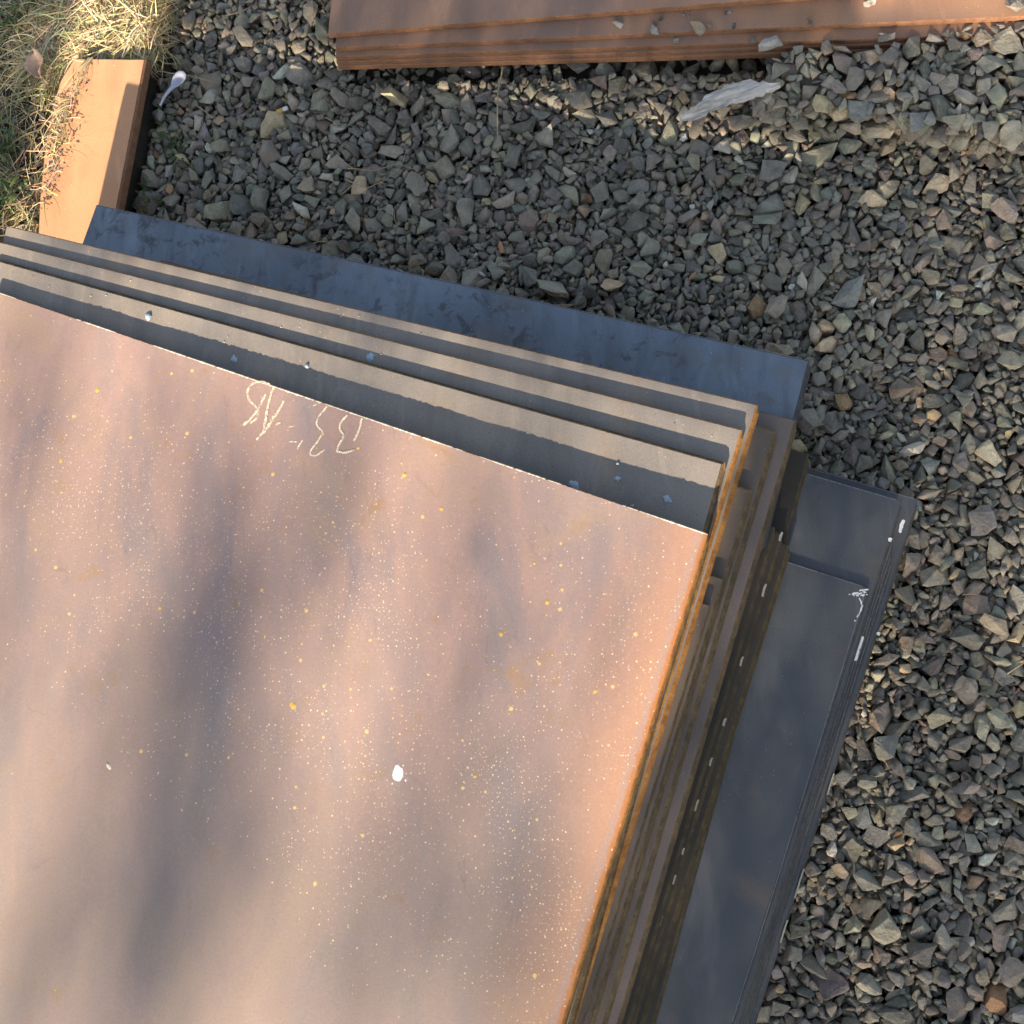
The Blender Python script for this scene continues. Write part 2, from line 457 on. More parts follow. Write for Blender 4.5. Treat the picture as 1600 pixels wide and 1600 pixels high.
b0 = plate('bottom dark plate jutting out furthest towards the gravel', (1434, 780), (620, 538), (1177, 1600), 0.0085, 0.0078, M['dark_face'], M['grey_edge'], 1.45, GB, 0.0003, 0.0012, 33)

# far stack of red rusted plates (its near edge and left end show)
FAR = [
    ('topmost red rusted plate of the far stack', (512, 54), (1400, -16), (518, -4), 0.064, 0.0115),
    ('rusted plate carrying small stones, second from the top of the far stack', (524, 75), (1640, 24), (530, -4), 0.050, 0.0115),
    ('rusted plate third from the top of the far stack', (524, 89), (1640, 52), (530, -4), 0.037, 0.0110),
    ('rusted plate below the middle of the far stack', (525, 97), (1640, 62), (531, -4), 0.025, 0.0100),
    ('bottom rusted plate of the far stack lying on the gravel', (527, 104), (1640, 72), (533, -4), 0.014, 0.0120),
]
far_plates = []
for i, (lab, a, b, c, z, th) in enumerate(FAR):
    A, B, Cc = at(*a, z), at(*b, z), at(*c, z)
    u = (B - A).normalized()
    v = (Cc - A).normalized()
    P = [Vector((0, 0)), (u * 1.5).xy, (u * 1.5 + v * 0.7).xy, (v * 0.7).xy]
    out = []
    for k in range(4):
        out += jag_line(P[k], P[(k + 1) % 4], 0.012, 0.0006, 60 + i * 4 + k)
    far_plates.append(obj('steel_plate', rings_mesh('steel_plate', out, th, 0.0014), [M['rust_face'], M['red_edge']], None, A, label=lab, category='steel plate', group=GR))

# orange rusted plate lying in the grass
ZP = 0.030
pts = [(228, 91), (115, 90), (93, 126), (77, 180), (68, 240), (61, 310), (56, 430), (160, 450)]
A = at(*pts[0], ZP)
out = []
loc = [(at(*p, ZP) - A).xy for p in pts]
for k in range(len(loc)):
    out += jag_line(loc[k], loc[(k + 1) % len(loc)], 0.015, 0.0006, 90 + k)
plank = obj('steel_plate', rings_mesh('steel_plate', out, 0.026, 0.0035), [M['orange_face'], M['red_edge']], None, A,
            label='bright orange rusted plate lying in the dry grass', category='steel plate')


# ------------------------------------------------------------------ marks on the plates
def ribbon(name, strokes, z, width, mat, parent, breakup=0.0, seed=0, thick=0.00015):
    """Chalk or paint strokes laid as thin uneven ribbons on a level plate."""
    r = random.Random(seed)
    V, Fc = [], []
    for st in strokes:
        w_s = width
        P = [at(*p, z) for p in st]
        # resample
        Q = []
        for a, b in zip(P[:-1], P[1:]):
            n = max(1, int((b - a).length / 0.002))
            Q += [a.lerp(b, i / n) for i in range(n)]
        Q.append(P[-1])
        for _ in range(2):
            Q = [Q[0]] + [(Q[i - 1] + Q[i] * 2 + Q[i + 1]) / 4 for i in range(1, len(Q) - 1)] + [Q[-1]]
        rows = []
        for i, q in enumerate(Q):
            t = (Q[min(i + 1, len(Q) - 1)] - Q[max(i - 1, 0)]).normalized()
            nm = Vector((-t.y, t.x, 0))
            w = w_s * (0.75 + 0.4 * r.random()) * (0.5 if i in (0, len(Q) - 1) else 1)
            j = (r.random() - 0.5) * w_s * 0.25
            rows.append((q + nm * (w / 2 + j), q - nm * (w / 2 - j)))
        for a, b in zip(rows[:-1], rows[1:]):
            if r.random() < breakup:
                continue
            k = len(V)
            h = Vector((0, 0, thick))
            V += [a[0] + h, a[1] + h, b[1] + h, b[0] + h, a[0], a[1], b[1], b[0]]
            Fc += [(k, k + 1, k + 2, k + 3), (k + 4, k + 5, k + 1, k), (k + 6, k + 7, k + 3, k + 2), (k + 7, k + 4, k, k + 3), (k + 5, k + 6, k + 2, k + 1)]
    return obj(name, pydata(name, V, Fc), mat, parent, **({} if name == 'chalk_stroke' else {'kind': 'stuff'}))


def c7(*pts):
    return [(350 + x / 4.0, 550 + y / 4.0) for x, y in pts]


Z0 = on(top)
for k_, st in enumerate([
        c7((290, 205), (240, 186), (190, 188), (160, 210), (145, 250), (155, 300), (190, 332), (212, 352), (190, 392), (155, 428), (120, 460)),
        c7((262, 262), (240, 305), (212, 352), (216, 385), (200, 420), (165, 446)),
        c7((312, 215), (292, 270), (268, 360), (256, 440), (248, 495), (200, 550)),
        c7((375, 303), (342, 365), (292, 440), (246, 510)),
        c7((318, 455), (354, 440)),
        c7((862, 412), (848, 480), (812, 556)),
        c7((772, 392), (728, 440), (720, 480), (746, 512), (746, 540), (716, 580), (705, 622), (752, 630), (815, 614))]):
    ribbon('chalk_stroke', [st], on(top, 0.0001 + 0.0001 * k_), 0.0032, M['chalk'], top, 0.0, 3 + k_)
ribbon('chalk_smear', [c7((302, 240), (276, 340), (264, 440)), c7((330, 360), (270, 465)), c7((138, 430), (118, 458))], on(top, 0.0001 + 0.0008), 0.0020, M['chalk'], top, 0.2, 31)
for k_, st in enumerate([
        c7((645, 340), (592, 400), (574, 450), (600, 484), (622, 496), (586, 560), (546, 608), (534, 642), (572, 651), (632, 610)),
        c7((404, 560), (456, 560)), c7((492, 550), (458, 602))]):
    ribbon('chalk_stroke', [st], on(top, 0.0001 + 0.0001 * k_), 0.0022, M['chalk'], top, 0.0, 15 + k_)
ribbon('chalk_smear', [c7((600, 320), (530, 345)), c7((400, 470), (440, 462))], Z0, 0.0012, M['chalk'], top, 0.45, 6)


def blob(name, px, py, z, rx, ry, mat, parent, rot=0.0, seed=0, thick=0.0012, rough=0.25):
    """A dab or chip: low irregular mound on a level plate (px, radii in photo px)."""
    r = random.Random(seed)
    N = 14
    C0 = at(px, py, z)
    k = (C0 - at(px + 1, py, z)).length
    V = [C0 + Vector((0, 0, thick))]
    for ring, (s, h) in enumerate(((0.6, 0.9), (1.0, 0.0))):
        for i in range(N):
            a = 2 * math.pi * i / N
            q = 1 + (r.random() - 0.5) * 2 * rough
            x, y = math.cos(a) * rx * k * s * q, math.sin(a) * ry * k * s * q
            V.append(C0 + Vector((x * math.cos(rot) - y * math.sin(rot), x * math.sin(rot) + y * math.cos(rot), thick * h)))
    Fc = [(0, 1 + i, 1 + (i + 1) % N) for i in range(N)]
    Fc += [(1 + i, 1 + N + i, 1 + N + (i + 1) % N, 1 + (i + 1) % N) for i in range(N)]
    return obj(name, pydata(name, V, Fc, True), mat, parent)


blob('paint_spot', 622, 1209, Z0, 9, 12, M['white_paint'], top, 0.2, 1, 0.0005, 0.13)
for x_, y_, s_ in ((634, 1219, 1.6), (613, 1224, 1.2), (630, 1196, 1.0), (642, 1208, 0.9)):
    blob('paint_spot', x_, y_, Z0, s_, s_ * 1.2, M['white_paint'], top, 0, int(x_), 0.0003, 0.4)
blob('paint_spot', 169, 1196, Z0, 6, 2.5, M['chalk'], top, -1.0, 2, 0.0006, 0.4)
for i, (x, y, s) in enumerate([(632, 742, 3.5), (458, 1103, 5), (855, 941, 3), (783, 990, 3.4), (152, 610, 3), (930, 1080, 3), (742, 1213, 2.4), (250, 950, 2.5), (560, 700, 2.5), (690, 795, 3), (95, 720, 2.5), (835, 880, 2.2)]):
    blob('rust_spot', x, y, Z0, s, s * 1.1, mat_plain('ochre_spot', (0.62, 0.40, 0.10), 0.8) if i == 0 else bpy.data.materials['ochre_spot'], top, 0, 20 + i, 0.0004, 0.3)

# bright burr on the flame-cut far edge of the top plate
def burr(parent, tr, tl, z, amp, mat, seed, cover=1.0, step=0.004):
    a, b = at(*tr, z), at(*tl, z)
    t = (b - a).normalized()
    nm = Vector((t.y, -t.x, 0))
    if nm.y < 0:
        nm = -nm
    L = (b - a).length
    r = random.Random(seed)
    V, Fc = [], []
    n = int(L / step)
    prev = None
    for i in range(n + 1):
        g = mnoise.noise(Vector((i * 0.45, seed, 1.5))) * 0.2 + mnoise.noise(Vector((i * 1.3, seed, 4.5))) * 0.7
        dens = mnoise.noise(Vector((i * 0.03, seed, 8.5)))
        h = max(0.00015, amp * (0.5 + g + (r.random() - 0.5) * 0.5) * max(0.12, min(1.0, dens * 1.6 + cover)))
        p = a + t * (i * step) - nm * 0.0008
        w = 0.0006 + h * 0.7
        cur = (p - nm * w * 1.3 + Vector((0, 0, -0.0002)), p + Vector((0, 0, h)), p + nm * (w + 0.0008) + Vector((0, 0, -0.0028)))
        if prev is not None and (h > 0.0002 or ph > 0.0002):
            k = len(V)
            V += list(prev) + list(cur)
            Fc += [(k, k + 3, k + 4, k + 1), (k + 1, k + 4, k + 5, k + 2), (k, k + 2, k + 5, k + 3)]
        prev, ph = cur, h
    return obj('cut_burr', pydata('cut_burr', V, Fc), mat, parent, kind='stuff')


burr(top, (1106, 834), (-12, 453), on(top, 0), 0.0013, M['burr'], 4, 0.85, 0.0022)

# chips and flecks on the stepped plates
for i, (x, y, s, p, z) in enumerate([(580, 558, 5.5, p1, 0.229), (365, 561, 4.0, p1, 0.229), (895, 756, 7, p1, 0.229), (1042, 779, 6, p1, 0.229),
                                     (965, 748, 4, p1, 0.229), (965, 725, 2.5, p1, 0.229), (988, 791, 2.5, p1, 0.229), (480, 572, 3, p1, 0.229), (232, 495, 5, p1, 0.229)]):
    pp = p2 if (x, y) == (580, 558) else p
    blob('scale_chip', x, y, on(pp), s, s * 1.2, M['blue_chip'], pp, 0.4 * i, 50 + i, 0.0028, 0.5)
for i in range(24):
    k = random.random()
    which = random.choice([(p1, 0.229, (0, 405), (1100, 735)), (p2, 0.2145, (0, 383), (1120, 672)), (p3, 0.200, (30, 362), (1150, 632))])
    px = which[2][0] + (which[3][0] - which[2][0]) * k
    py = which[2][1] + (which[3][1] - which[2][1]) * k + random.uniform(2, 34)
    blob('scale_chip', px, py, on(which[0]), random.uniform(0.7, 1.6), random.uniform(0.7, 1.6), random.choice([M['burr'], M['lit_face'], M['burr']]), which[0], 0, 80 + i, 0.0012, 0.4)

# white scratches on the dark plate, dabs on the edges below
ZB = 0.0566
ribbon('white_scratch', [[(1326, 929), (1345, 927), (1356, 925)], [(1333, 931), (1356, 929)], [(1340, 923), (1357, 921)], [(1342, 934), (1347, 943), (1346, 946)],
                         [(1348, 945), (1343, 958), (1338, 967), (1335, 971)]], ZB, 0.0022, M['white_paint'], b2, 0.15, 9)
ribbon('white_scratch', [[(1330, 927), (1352, 924)], [(1337, 926), (1350, 932)]], ZB, 0.0012, M['white_paint'], b2, 0.3, 10)
ribbon('worn_rim', [[(1225, 877), (1300, 901), (1350, 917)]], ZB, 0.0010, mat_plain('worn_bright_rim', (0.20, 0.21, 0.235), 0.5, 0.3), b2, 0.08, 12)
ribbon('worn_rim', [[(1352, 925), (1310, 1064), (1262, 1220), (1222, 1350), (1182, 1478), (1144, 1596)]], ZB, 0.0009, bpy.data.materials['worn_bright_rim'], b2, 0.03, 13)
ribbon('worn_rim', [[(1262, 741), (1330, 761), (1400, 781)]], 0.0486, 0.0011, bpy.data.materials['worn_bright_rim'], b1, 0.1, 14)
ribbon('worn_rim', [[(1262, 731), (1340, 754), (1430, 780)]], 0.0086, 0.0011, bpy.data.materials['worn_bright_rim'], b0, 0.1, 15)
ribbon('worn_rim', [[(155, 321), (500, 396), (900, 484), (1258, 562)]], 0.1131, 0.0009, bpy.data.materials['worn_bright_rim'], n1, 0.05, 16)


for i, (o_, dx, dy) in enumerate(zip(lower, (-3, 2, 6, 11), (42, 60, 80, 96))):
    x_, y_ = 1411 + dx - dy * 0.30, 783 + dy
    ribbon('worn_rim', [[(x_ - 1, y_ + 4), ((x_ + 1156 + dx) / 2 - 1, (y_ + 1600) / 2), (1155 + dx, 1596)]], on(o_), 0.0007, bpy.data.materials['worn_bright_rim'], o_, 0.12, 300 + i)


def edge_dab(px0, py0, px1, py1, z, w, mat, parent, seed, out=0.0, wide=0.0026):
    """Paint dab that follows a plate's side: a thin slab standing on the side face."""
    r = random.Random(seed)
    a, b = at(px0, py0, z), at(px1, py1, z)
    t = (b - a).normalized()
    nm = Vector((-t.y, t.x, 0))
    if nm.x < 0:
        nm = -nm
    n = 14
    V, Fc = [], []
    for i in range(n + 1):
        f = i / n
        ww = w * (0.08 + 0.92 * math.sin(math.pi * (0.03 + 0.94 * f)) ** 0.7) * (0.7 + 0.5 * r.random())
        sw = 0.15 + 0.85 * math.sin(math.pi * (0.03 + 0.94 * f)) * (0.7 + 0.5 * r.random())
        p = a.lerp(b, f) + nm * out
        V += [p - nm * wide * sw + Vector((0, 0, 0.0006)), p + nm * 0.0014 + Vector((0, 0, 0.0004)), p + nm * (0.0016 + min(wide * 0.8, ww)) + Vector((0, 0, -ww))]
    for i in range(n):
        k = i * 3
        Fc += [(k, k + 3, k + 4, k + 1), (k + 1, k + 4, k + 5, k + 2)]
    for i in range(n + 1):
        k = i * 3
        V.append(V[k] - nm * 0.002 + Vector((0, 0, -0.004)))
    return obj('paint_dash', pydata('paint_dash', V, Fc), mat, parent)


for i, (x, y, L) in enumerate([(1218, 838, 17), (1192, 922, 24), (1157, 1033, 18), (1130, 1128, 15), (1109, 1190, 16), (1087, 1258, 22), (1066, 1330, 13), (1052, 1374, 18), (1031, 1438, 18)]):
    L *= 0.82
    dx = 0.305 * L / 2
    edge_dab(x + dx + 1, y - L / 2, x - dx + 1, y + L / 2, 0.0917, 0.0030, M['cream_paint'], u2, 200 + i, 0.0, 0.0014)
for i, (x, y, L, p, z) in enumerate([(1408, 822, 20, lower[0], 0.0407), (1341, 1013, 38, lower[1], 0.0327), (1372, 990, 5, lower[2], 0.0247), (1390, 843, 6, b1, 0.0487)]):
    dx = 0.31 * L / 2
    edge_dab(x + dx, y - L / 2, x - dx, y + L / 2, z, 0.0050, M['white_paint'], p, 230 + i)
for i, (x, y, L) in enumerate([(1248, 1380, 46), (1224, 1455, 36), (1297, 1225, 34)]):
    dx = 0.31 * L / 2
    edge_dab(x + dx, y - L / 2, x - dx, y + L / 2, 0.0087, 0.0015, M['cream_paint'], b0, 240 + i, 0.0, 0.0007)

# ------------------------------------------------------------------ ground
def mat_soil():
    n = NT('dark_soil')
    base = n.ramp(n.noise(14.0, 8, 0.7, 0.3), [(0.3, (0.030, 0.026, 0.020)), (0.6, (0.075, 0.062, 0.046)), (0.8, (0.130, 0.110, 0.080))])
    n.bump(n.noise(60.0, 8, 0.75), 0.8, 0.01)
    return n.out(base, 0.95, 0.0, 0.2)


BASE = -0.075
nx = 40
V, Fc = [], []
R0 = 1.35
# fine sheet under the picture, skirt out to the horizon
side = [(-120, -120), (120, -120), (120, 120), (-120, 120)]
for j in range(nx + 1):
    for i in range(nx + 1):
        x, y = -2.2 + 4.2 * i / nx, -1.6 + 4.2 * j / nx
        V.append((x, y, BASE))
for j in range(nx):
    for i in range(nx):
        a = j * (nx + 1) + i
        Fc.append((a, a + 1, a + nx + 2, a + nx + 1))
k = len(V)
V += [(x, y, BASE) for x, y in side]
cor = [0, nx, (nx + 1) * (nx + 1) - 1, nx * (nx + 1)]
for q in range(4):
    Fc.append((k + q, k + (q + 1) % 4, cor[(q + 1) % 4], cor[q]))
ground = obj('ground', pydata('ground', V, Fc), mat_soil(), kind='structure')


# bank of soil under the grass at the upper left
def in_poly(x, y, P):
    c = False
    for i in range(len(P)):
        (x1, y1), (x2, y2) = P[i - 1], P[i]
        if (y1 > y) != (y2 > y) and x < (x2 - x1) * (y - y1) / (y2 - y1) + x1:
            c = not c
    return c


SOIL = [at(*p, 0.0).xy for p in [(252, -140), (250, 92), (229, 106), (184, 330), (150, 520), (-300, 520), (-300, -140)]]
SOILP = [(p.x, p.y) for p in SOIL]
n = 110
x0, x1, y0, y1 = -1.75, -0.85, 0.30, 1.65
V, Fc, idx = [], [], {}


def soil_h(x, y):
    dmin = 9
    for i in range(len(SOIL)):
        a, b = SOIL[i - 1], SOIL[i]
        p = Vector((x, y))
        t = max(0, min(1, (p - a).dot(b - a) / (b - a).length_squared))
        dmin = min(dmin, (p - a - (b - a) * t).length)
    s = 1 if in_poly(x, y, SOILP) else -1
    f = max(0, min(1, 0.5 + s * dmin / 0.06))
    f = f * f * (3 - 2 * f)
    b = mnoise.noise(Vector((x * 9, y * 9, 0))) * 0.010 + mnoise.noise(Vector((x * 40, y * 40, 2))) * 0.004
    return BASE - 0.004 + f * (-BASE - 0.004 + b)


for j in range(n + 1):
    for i in range(n + 1):
        x, y = x0 + (x1 - x0) * i / n, y0 + (y1 - y0) * j / n
        V.append((x, y, soil_h(x, y)))
for j in range(n):
    for i in range(n):
        a = j * (n + 1) + i
        Fc.append((a, a + 1, a + n + 2, a + n + 1))
bank = obj('soil_bank', pydata('soil_bank', V, Fc, True), bpy.data.materials['dark_soil'], kind='structure')


# ------------------------------------------------------------------ crushed stone
def mat_stone(name, per_object):
    n = NT(name)
    if per_object:
        src = n.node('ObjectInfo').outputs['Color']
        sc_ = n.node('VectorMath', operation='SCALE')
        n.link(n.tc.outputs['Object'], sc_.inputs[0])
        sc_.inputs['Scale'].default_value = 0.045
        ad_ = n.node('VectorMath', operation='ADD')
        n.link(sc_.outputs[0], ad_.inputs[0])
        n.link(n.node('ObjectInfo').outputs['Location'], ad_.inputs[1])
        v = ad_.outputs[0]
    else:
        src = n.node('Attribute', attribute_name='tint').outputs['Color']
        v = n.tc.outputs['Object']
    big = n.noise(45.0, 5, 0.65, 0.5, v)
    base = n.mix(n.maprange(big, 0.35, 0.7, 0.0, 0.8), src, n.mix(1.0, src, (0.55, 0.53, 0.50), 'MULTIPLY'))
    dust = n.maprange(n.noise(70.0, 6, 0.7, 0.2, v), 0.54, 0.70, 0.0, 0.45)
    base = n.mix(dust, base, (0.40, 0.365, 0.29))
    rust = n.maprange(n.noise(22.0, 4, 0.6, 0.3, v), 0.62, 0.72, 0.0, 0.45)
    base = n.mix(rust, base, (0.27, 0.19, 0.115))
    base = n.mix(0.35, base, n.ramp(n.noise(520.0, 3, 0.8, 0, v), [(0.3, 0.2), (0.7, 0.8)]), 'OVERLAY')
    h = n.math('ADD', n.noise(150.0, 6, 0.7, 0.2, v), n.math('MULTIPLY', n.noise(55.0, 4, 0.6, 0.6, v), 1.2))
    n.bump(h, 0.85, 0.005)
    return n.out(base, 0.82, 0.0, 0.35)


MS_OBJ, MS_ALL = mat_stone('crushed_stone', True), mat_stone('crushed_stone_bed', False)
PALETTE = [((0.225, 0.216, 0.194), 5), ((0.262, 0.246, 0.210), 4), ((0.155, 0.150, 0.138), 4), ((0.200, 0.205, 0.198), 2.0), ((0.305, 0.280, 0.232), 2.2),
           ((0.228, 0.200, 0.172), 1.8), ((0.430, 0.350, 0.245), 0.45), ((0.340, 0.215, 0.130), 0.14), ((0.520, 0.495, 0.440), 0.45), ((0.280, 0.282, 0.242), 0.9)]
PW = np.array([w for _, w in PALETTE]); PW = PW / PW.sum()


def stone_mesh(seed):
    """Angular crushed rock, about 1 unit across: convex hull of few points, chamfered a little."""
    r = np.random.default_rng(seed)
    ax = np.array([1.0, r.uniform(0.42, 0.95), r.uniform(0.30, 0.72)])
    n = r.integers(9, 17)
    p = r.normal(size=(n, 3))
    p = p / np.abs(p).max(axis=1, keepdims=True) * r.uniform(0.62, 1.0, size=(n, 1))
    p = p * ax * 0.5
    bm = bmesh.new()
    vs = [bm.verts.new(tuple(q)) for q in p]
    res = bmesh.ops.convex_hull(bm, input=vs)
    loose = [g for g in bm.verts if not g.link_faces]
    bmesh.ops.delete(bm, geom=loose, context='VERTS')
    bmesh.ops.dissolve_limit(bm, angle_limit=math.radians(14), verts=bm.verts, edges=bm.edges)
    hull_planes = []
    bmesh.ops.recalc_face_normals(bm, faces=bm.faces)
    for f in bm.faces:
        hull_planes.append((*f.normal, f.normal.dot(f.calc_center_median())))
    bmesh.ops.bevel(bm, geom=list(bm.edges), offset=0.008, offset_type='OFFSET', segments=1, profile=0.5, affect='EDGES', clamp_overlap=True)
    bmesh.ops.triangulate(bm, faces=bm.faces)

    def arrays(b):
        b.verts.index_update()
        return np.array([tuple(v_.co) for v_ in b.verts]), np.array([[v_.index for v_ in f.verts] for f in b.faces], dtype=np.int32)

    cv, ct = arrays(bm)
    # broken, uneven faces: split the long edges and push the points about
    for lim in (0.32, 0.21):
        bmesh.ops.subdivide_edges(bm, edges=[e for e in bm.edges if e.calc_length() > lim], cuts=1, use_grid_fill=False)
        bmesh.ops.triangulate(bm, faces=bm.faces)
    so = Vector((seed * 1.37, seed * 0.71, 0))
    for v_ in bm.verts:
        d = mnoise.noise(v_.co * 3.2 + so) * 0.026 + mnoise.noise(v_.co * 8.0 + so) * 0.030
        st_ = mnoise.noise(v_.co * 2.0 + so * 2)
        v_.co += v_.co.normalized() * (d + (0.022 if st_ > 0.15 else 0.0))
    bm.normal_update()
    fv, ft = arrays(bm)
    me = bpy.data.meshes.new('stone')
    bm.to_mesh(me)
    bm.free()
    return me, np.array(hull_planes), fv, ft, cv, ct


NVAR = 56
VAR = [stone_mesh(100 + i) for i in range(NVAR)]
for me, *_ in VAR:
    me.materials.append(MS_OBJ)

CELL = 0.0026
GX0, GX1, GY0, GY1 = -1.45, 0.85, -0.85, 1.62
W, Hh = int((GX1 - GX0) / CELL), int((GY1 - GY0) / CELL)
hm = np.full((Hh, W), BASE, dtype=np.float32)
gxs = GX0 + (np.arange(W) + 0.5) * CELL
gys = GY0 + (np.arange(Hh) + 0.5) * CELL
GXX, GYY = np.meshgrid(gxs, gys)


def raster(P):
    """Mask of a convex or simple polygon over the height map."""
    c = np.zeros((Hh, W), dtype=bool)
    for i in range(len(P)):
        (x1_, y1_), (x2_, y2_) = P[i - 1], P[i]
        cond = (y1_ > GYY) != (y2_ > GYY)
        with np.errstate(divide='ignore', invalid='ignore'):
            xx = (x2_ - x1_) * (GYY - y1_) / (y2_ - y1_ + 1e-12) + x1_
        c ^= cond & (GXX < xx)
    return c


def outline_world(o):
    me = o.data
    f = me.polygons[0]
    return [(me.vertices[i].co.x + o.location.x, me.vertices[i].co.y + o.location.y) for i in f.vertices]


block = np.zeros((Hh, W), dtype=bool)
raise_to = []
for o in list(COL.objects):
    if o.name.startswith('steel_plate') and o not in far_plates:
        m = raster(outline_world(o)[::6])
        if o is not plank:                                       # stones nestle against the orange plate's side
            raise_to.append((m, o.location.z))
            block |= m
far_mask = np.zeros((Hh, W), dtype=bool)
for o in far_plates:
    m = raster(outline_world(o)[::4])
    raise_to.append((m, o.location.z))
    far_mask |= m
soil_mask = raster(SOILP)
hm[soil_mask] = np.maximum(hm[soil_mask], -0.012)
plank_mask = raster(outline_world(plank)[::2])


def rand_rot(r):
    """Mostly lying on its flat side, turned freely about the vertical."""
    a = r.uniform(0, 2 * math.pi)
    tilt = abs(r.normal(0, 0.45)) if r.random() < 0.8 else r.uniform(0, 1.5)
    b = r.uniform(0, 2 * math.pi)
    Rz = np.array([[math.cos(a), -math.sin(a), 0], [math.sin(a), math.cos(a), 0], [0, 0, 1]])
    k = np.array([math.cos(b), math.sin(b), 0])
    K = np.array([[0, -k[2], k[1]], [k[2], 0, -k[0]], [-k[1], k[0], 0]])
    Rt = np.eye(3) + math.sin(tilt) * K + (1 - math.cos(tilt)) * K @ K
    flip = np.diag([1, -1, -1]) if r.random() < 0.5 else np.eye(3)
    return Rt @ Rz @ flip


FRAME = [at(*p, 0.0).xy for p in [(-60, -70), (1670, -70), (1670, 1680), (-60, 1680)]]
frame_mask = raster([(p.x, p.y) for p in FRAME])
stones = []      # (variant, R, size, x, y, z)


def profile(var, R, size):
    pl = VAR[var][1]
    nrm = pl[:, :3] @ R.T
    d = pl[:, 3] * size
    half = int(size * 0.62 / CELL) + 2
    ax = (np.arange(-half, half + 1)) * CELL
    X, Y = np.meshgrid(ax, ax)
    up, dn = nrm[:, 2] > 1e-3, nrm[:, 2] < -1e-3
    sidem = ~(up | dn)
    topz = np.min((d[up, None, None] - nrm[up, 0, None, None] * X - nrm[up, 1, None, None] * Y) / nrm[up, 2, None, None], axis=0)
    botz = np.max((d[dn, None, None] - nrm[dn, 0, None, None] * X - nrm[dn, 1, None, None] * Y) / nrm[dn, 2, None, None], axis=0)
    ins = topz > botz
    for q in np.where(sidem)[0]:
        ins &= (nrm[q, 0] * X + nrm[q, 1] * Y) <= d[q]
    return half, topz, botz, ins


def drop(region_idx, count, size_fn, kpos=8, zmax=0.02, limit_fn=None):
    """Drop stones one at a time on the height map; each comes to rest at the lowest of a few places tried."""
    placed = 0
    for _ in range(count):
        var = int(rng.integers(NVAR))
        R = rand_rot(rng)
        pos = region_idx[rng.integers(len(region_idx), size=kpos)]
        size = size_fn(GX0 + pos[0][1] * CELL, GY0 + pos[0][0] * CELL)
        half, topz, botz, ins = profile(var, R, size)
        if ins.sum() < 4:
            continue
        best = None
        iy, ix = np.where(ins)
        bz = botz[ins]
        for (py_, px_) in pos:
            ya, xa = py_ + iy - half, px_ + ix - half
            if ya.min() < 0 or xa.min() < 0 or ya.max() >= Hh or xa.max() >= W:
                continue
            # rest on the high spots, let the very highest 2 % of contacts give way a little
            z = float(np.max(hm[ya, xa] - bz))
            if best is None or z < best[0]:
                best = (z, ya, xa, py_, px_)
        if best is None:
            continue
        z, ya, xa, py_, px_ = best
        tz = z + topz[ins]
        lim = zmax if limit_fn is None else limit_fn(GX0 + px_ * CELL, GY0 + py_ * CELL)
        if tz.max() > lim:
            continue
        hm[ya, xa] = np.maximum(hm[ya, xa], tz)
        stones.append((var, R, size, GX0 + (px_ + 0.5) * CELL, GY0 + (py_ + 0.5) * CELL, z))
        placed += 1
    return placed


def sz(mean, spread):
    def f(x, y):
        g = 1.0 + 0.34 * max(-0.85, min(1.1, (x + 0.15) / 0.6)) + 0.10 * max(0, min(1, (y - 0.6) * 1.5)) * (1 if x > 0 else 0)
        return float(np.clip(mean * 0.76 * g * math.exp(rng.normal(0, spread)), 0.010, 0.050 * g))
    return f


# stones under the rims of the stacks first; cells well inside the stacks get none
deep = block | far_mask
for _ in range(27):
    e = deep.copy()
    e[1:] &= deep[:-1]; e[:-1] &= deep[1:]; e[:, 1:] &= deep[:, :-1]; e[:, :-1] &= deep[:, 1:]
    deep = e
bed_all = np.argwhere(frame_mask & ~deep & ~soil_mask & ~plank_mask)
free = frame_mask & ~block & ~soil_mask & ~far_mask & ~plank_mask
bed_idx = np.argwhere(free)
area = free.sum() * CELL * CELL
nb = int(area * 900)
area_all = len(bed_all) * CELL * CELL
drop(bed_all, int(area_all * 1100), sz(0.040, 0.25), 6, 0.0)          # lower layer
drop(bed_all, int(area_all * 1500), sz(0.029, 0.25), 12, 0.0)
for m, zt in raise_to:
    hm[m] = np.maximum(hm[m], zt)
drop(bed_idx, int(nb * 3.4), sz(0.0285, 0.33), 14, 0.013)              # upper layers fill the hollows
drop(bed_idx, int(nb * 4.2), sz(0.0225, 0.36), 18, 0.014)
drop(bed_idx, int(nb * 3.2), sz(0.0165, 0.28), 20, 0.010)
drop(bed_idx, int(nb * 1.0), sz(0.0135, 0.2), 20, 0.004)
# a few bigger lumps lying proud, and the bank of stone heaped on the far stack at the upper right
hm[plank_mask] = np.maximum(hm[plank_mask], ZP)
drop(bed_idx, 45, sz(0.043, 0.2), 10, 0.026)
HEAP = [at(*p, 0.02).xy for p in [(1205, 108), (1250, 84), (1330, 90), (1400, 84), (1470, 66), (1540, 46), (1680, 8), (1680, 230), (1190, 170)]]
heap_mask = raster([(p.x, p.y) for p in HEAP])
heap_idx = np.argwhere(heap_mask)
drop(heap_idx, 620, sz(0.037, 0.28), 10, 0.050)
drop(heap_idx, 300, sz(0.022, 0.25), 14, 0.046)
# small scatter at the foot of the orange plate and along the grass margin
MARG = [at(*p, 0.0).xy for p in [(20, 110), (66, 110), (60, 300), (30, 360), (0, 360)]]
marg_idx = np.argwhere(raster([(p.x, p.y) for p in MARG]))
drop(marg_idx, 60, sz(0.030, 0.3), 6, 0.05)

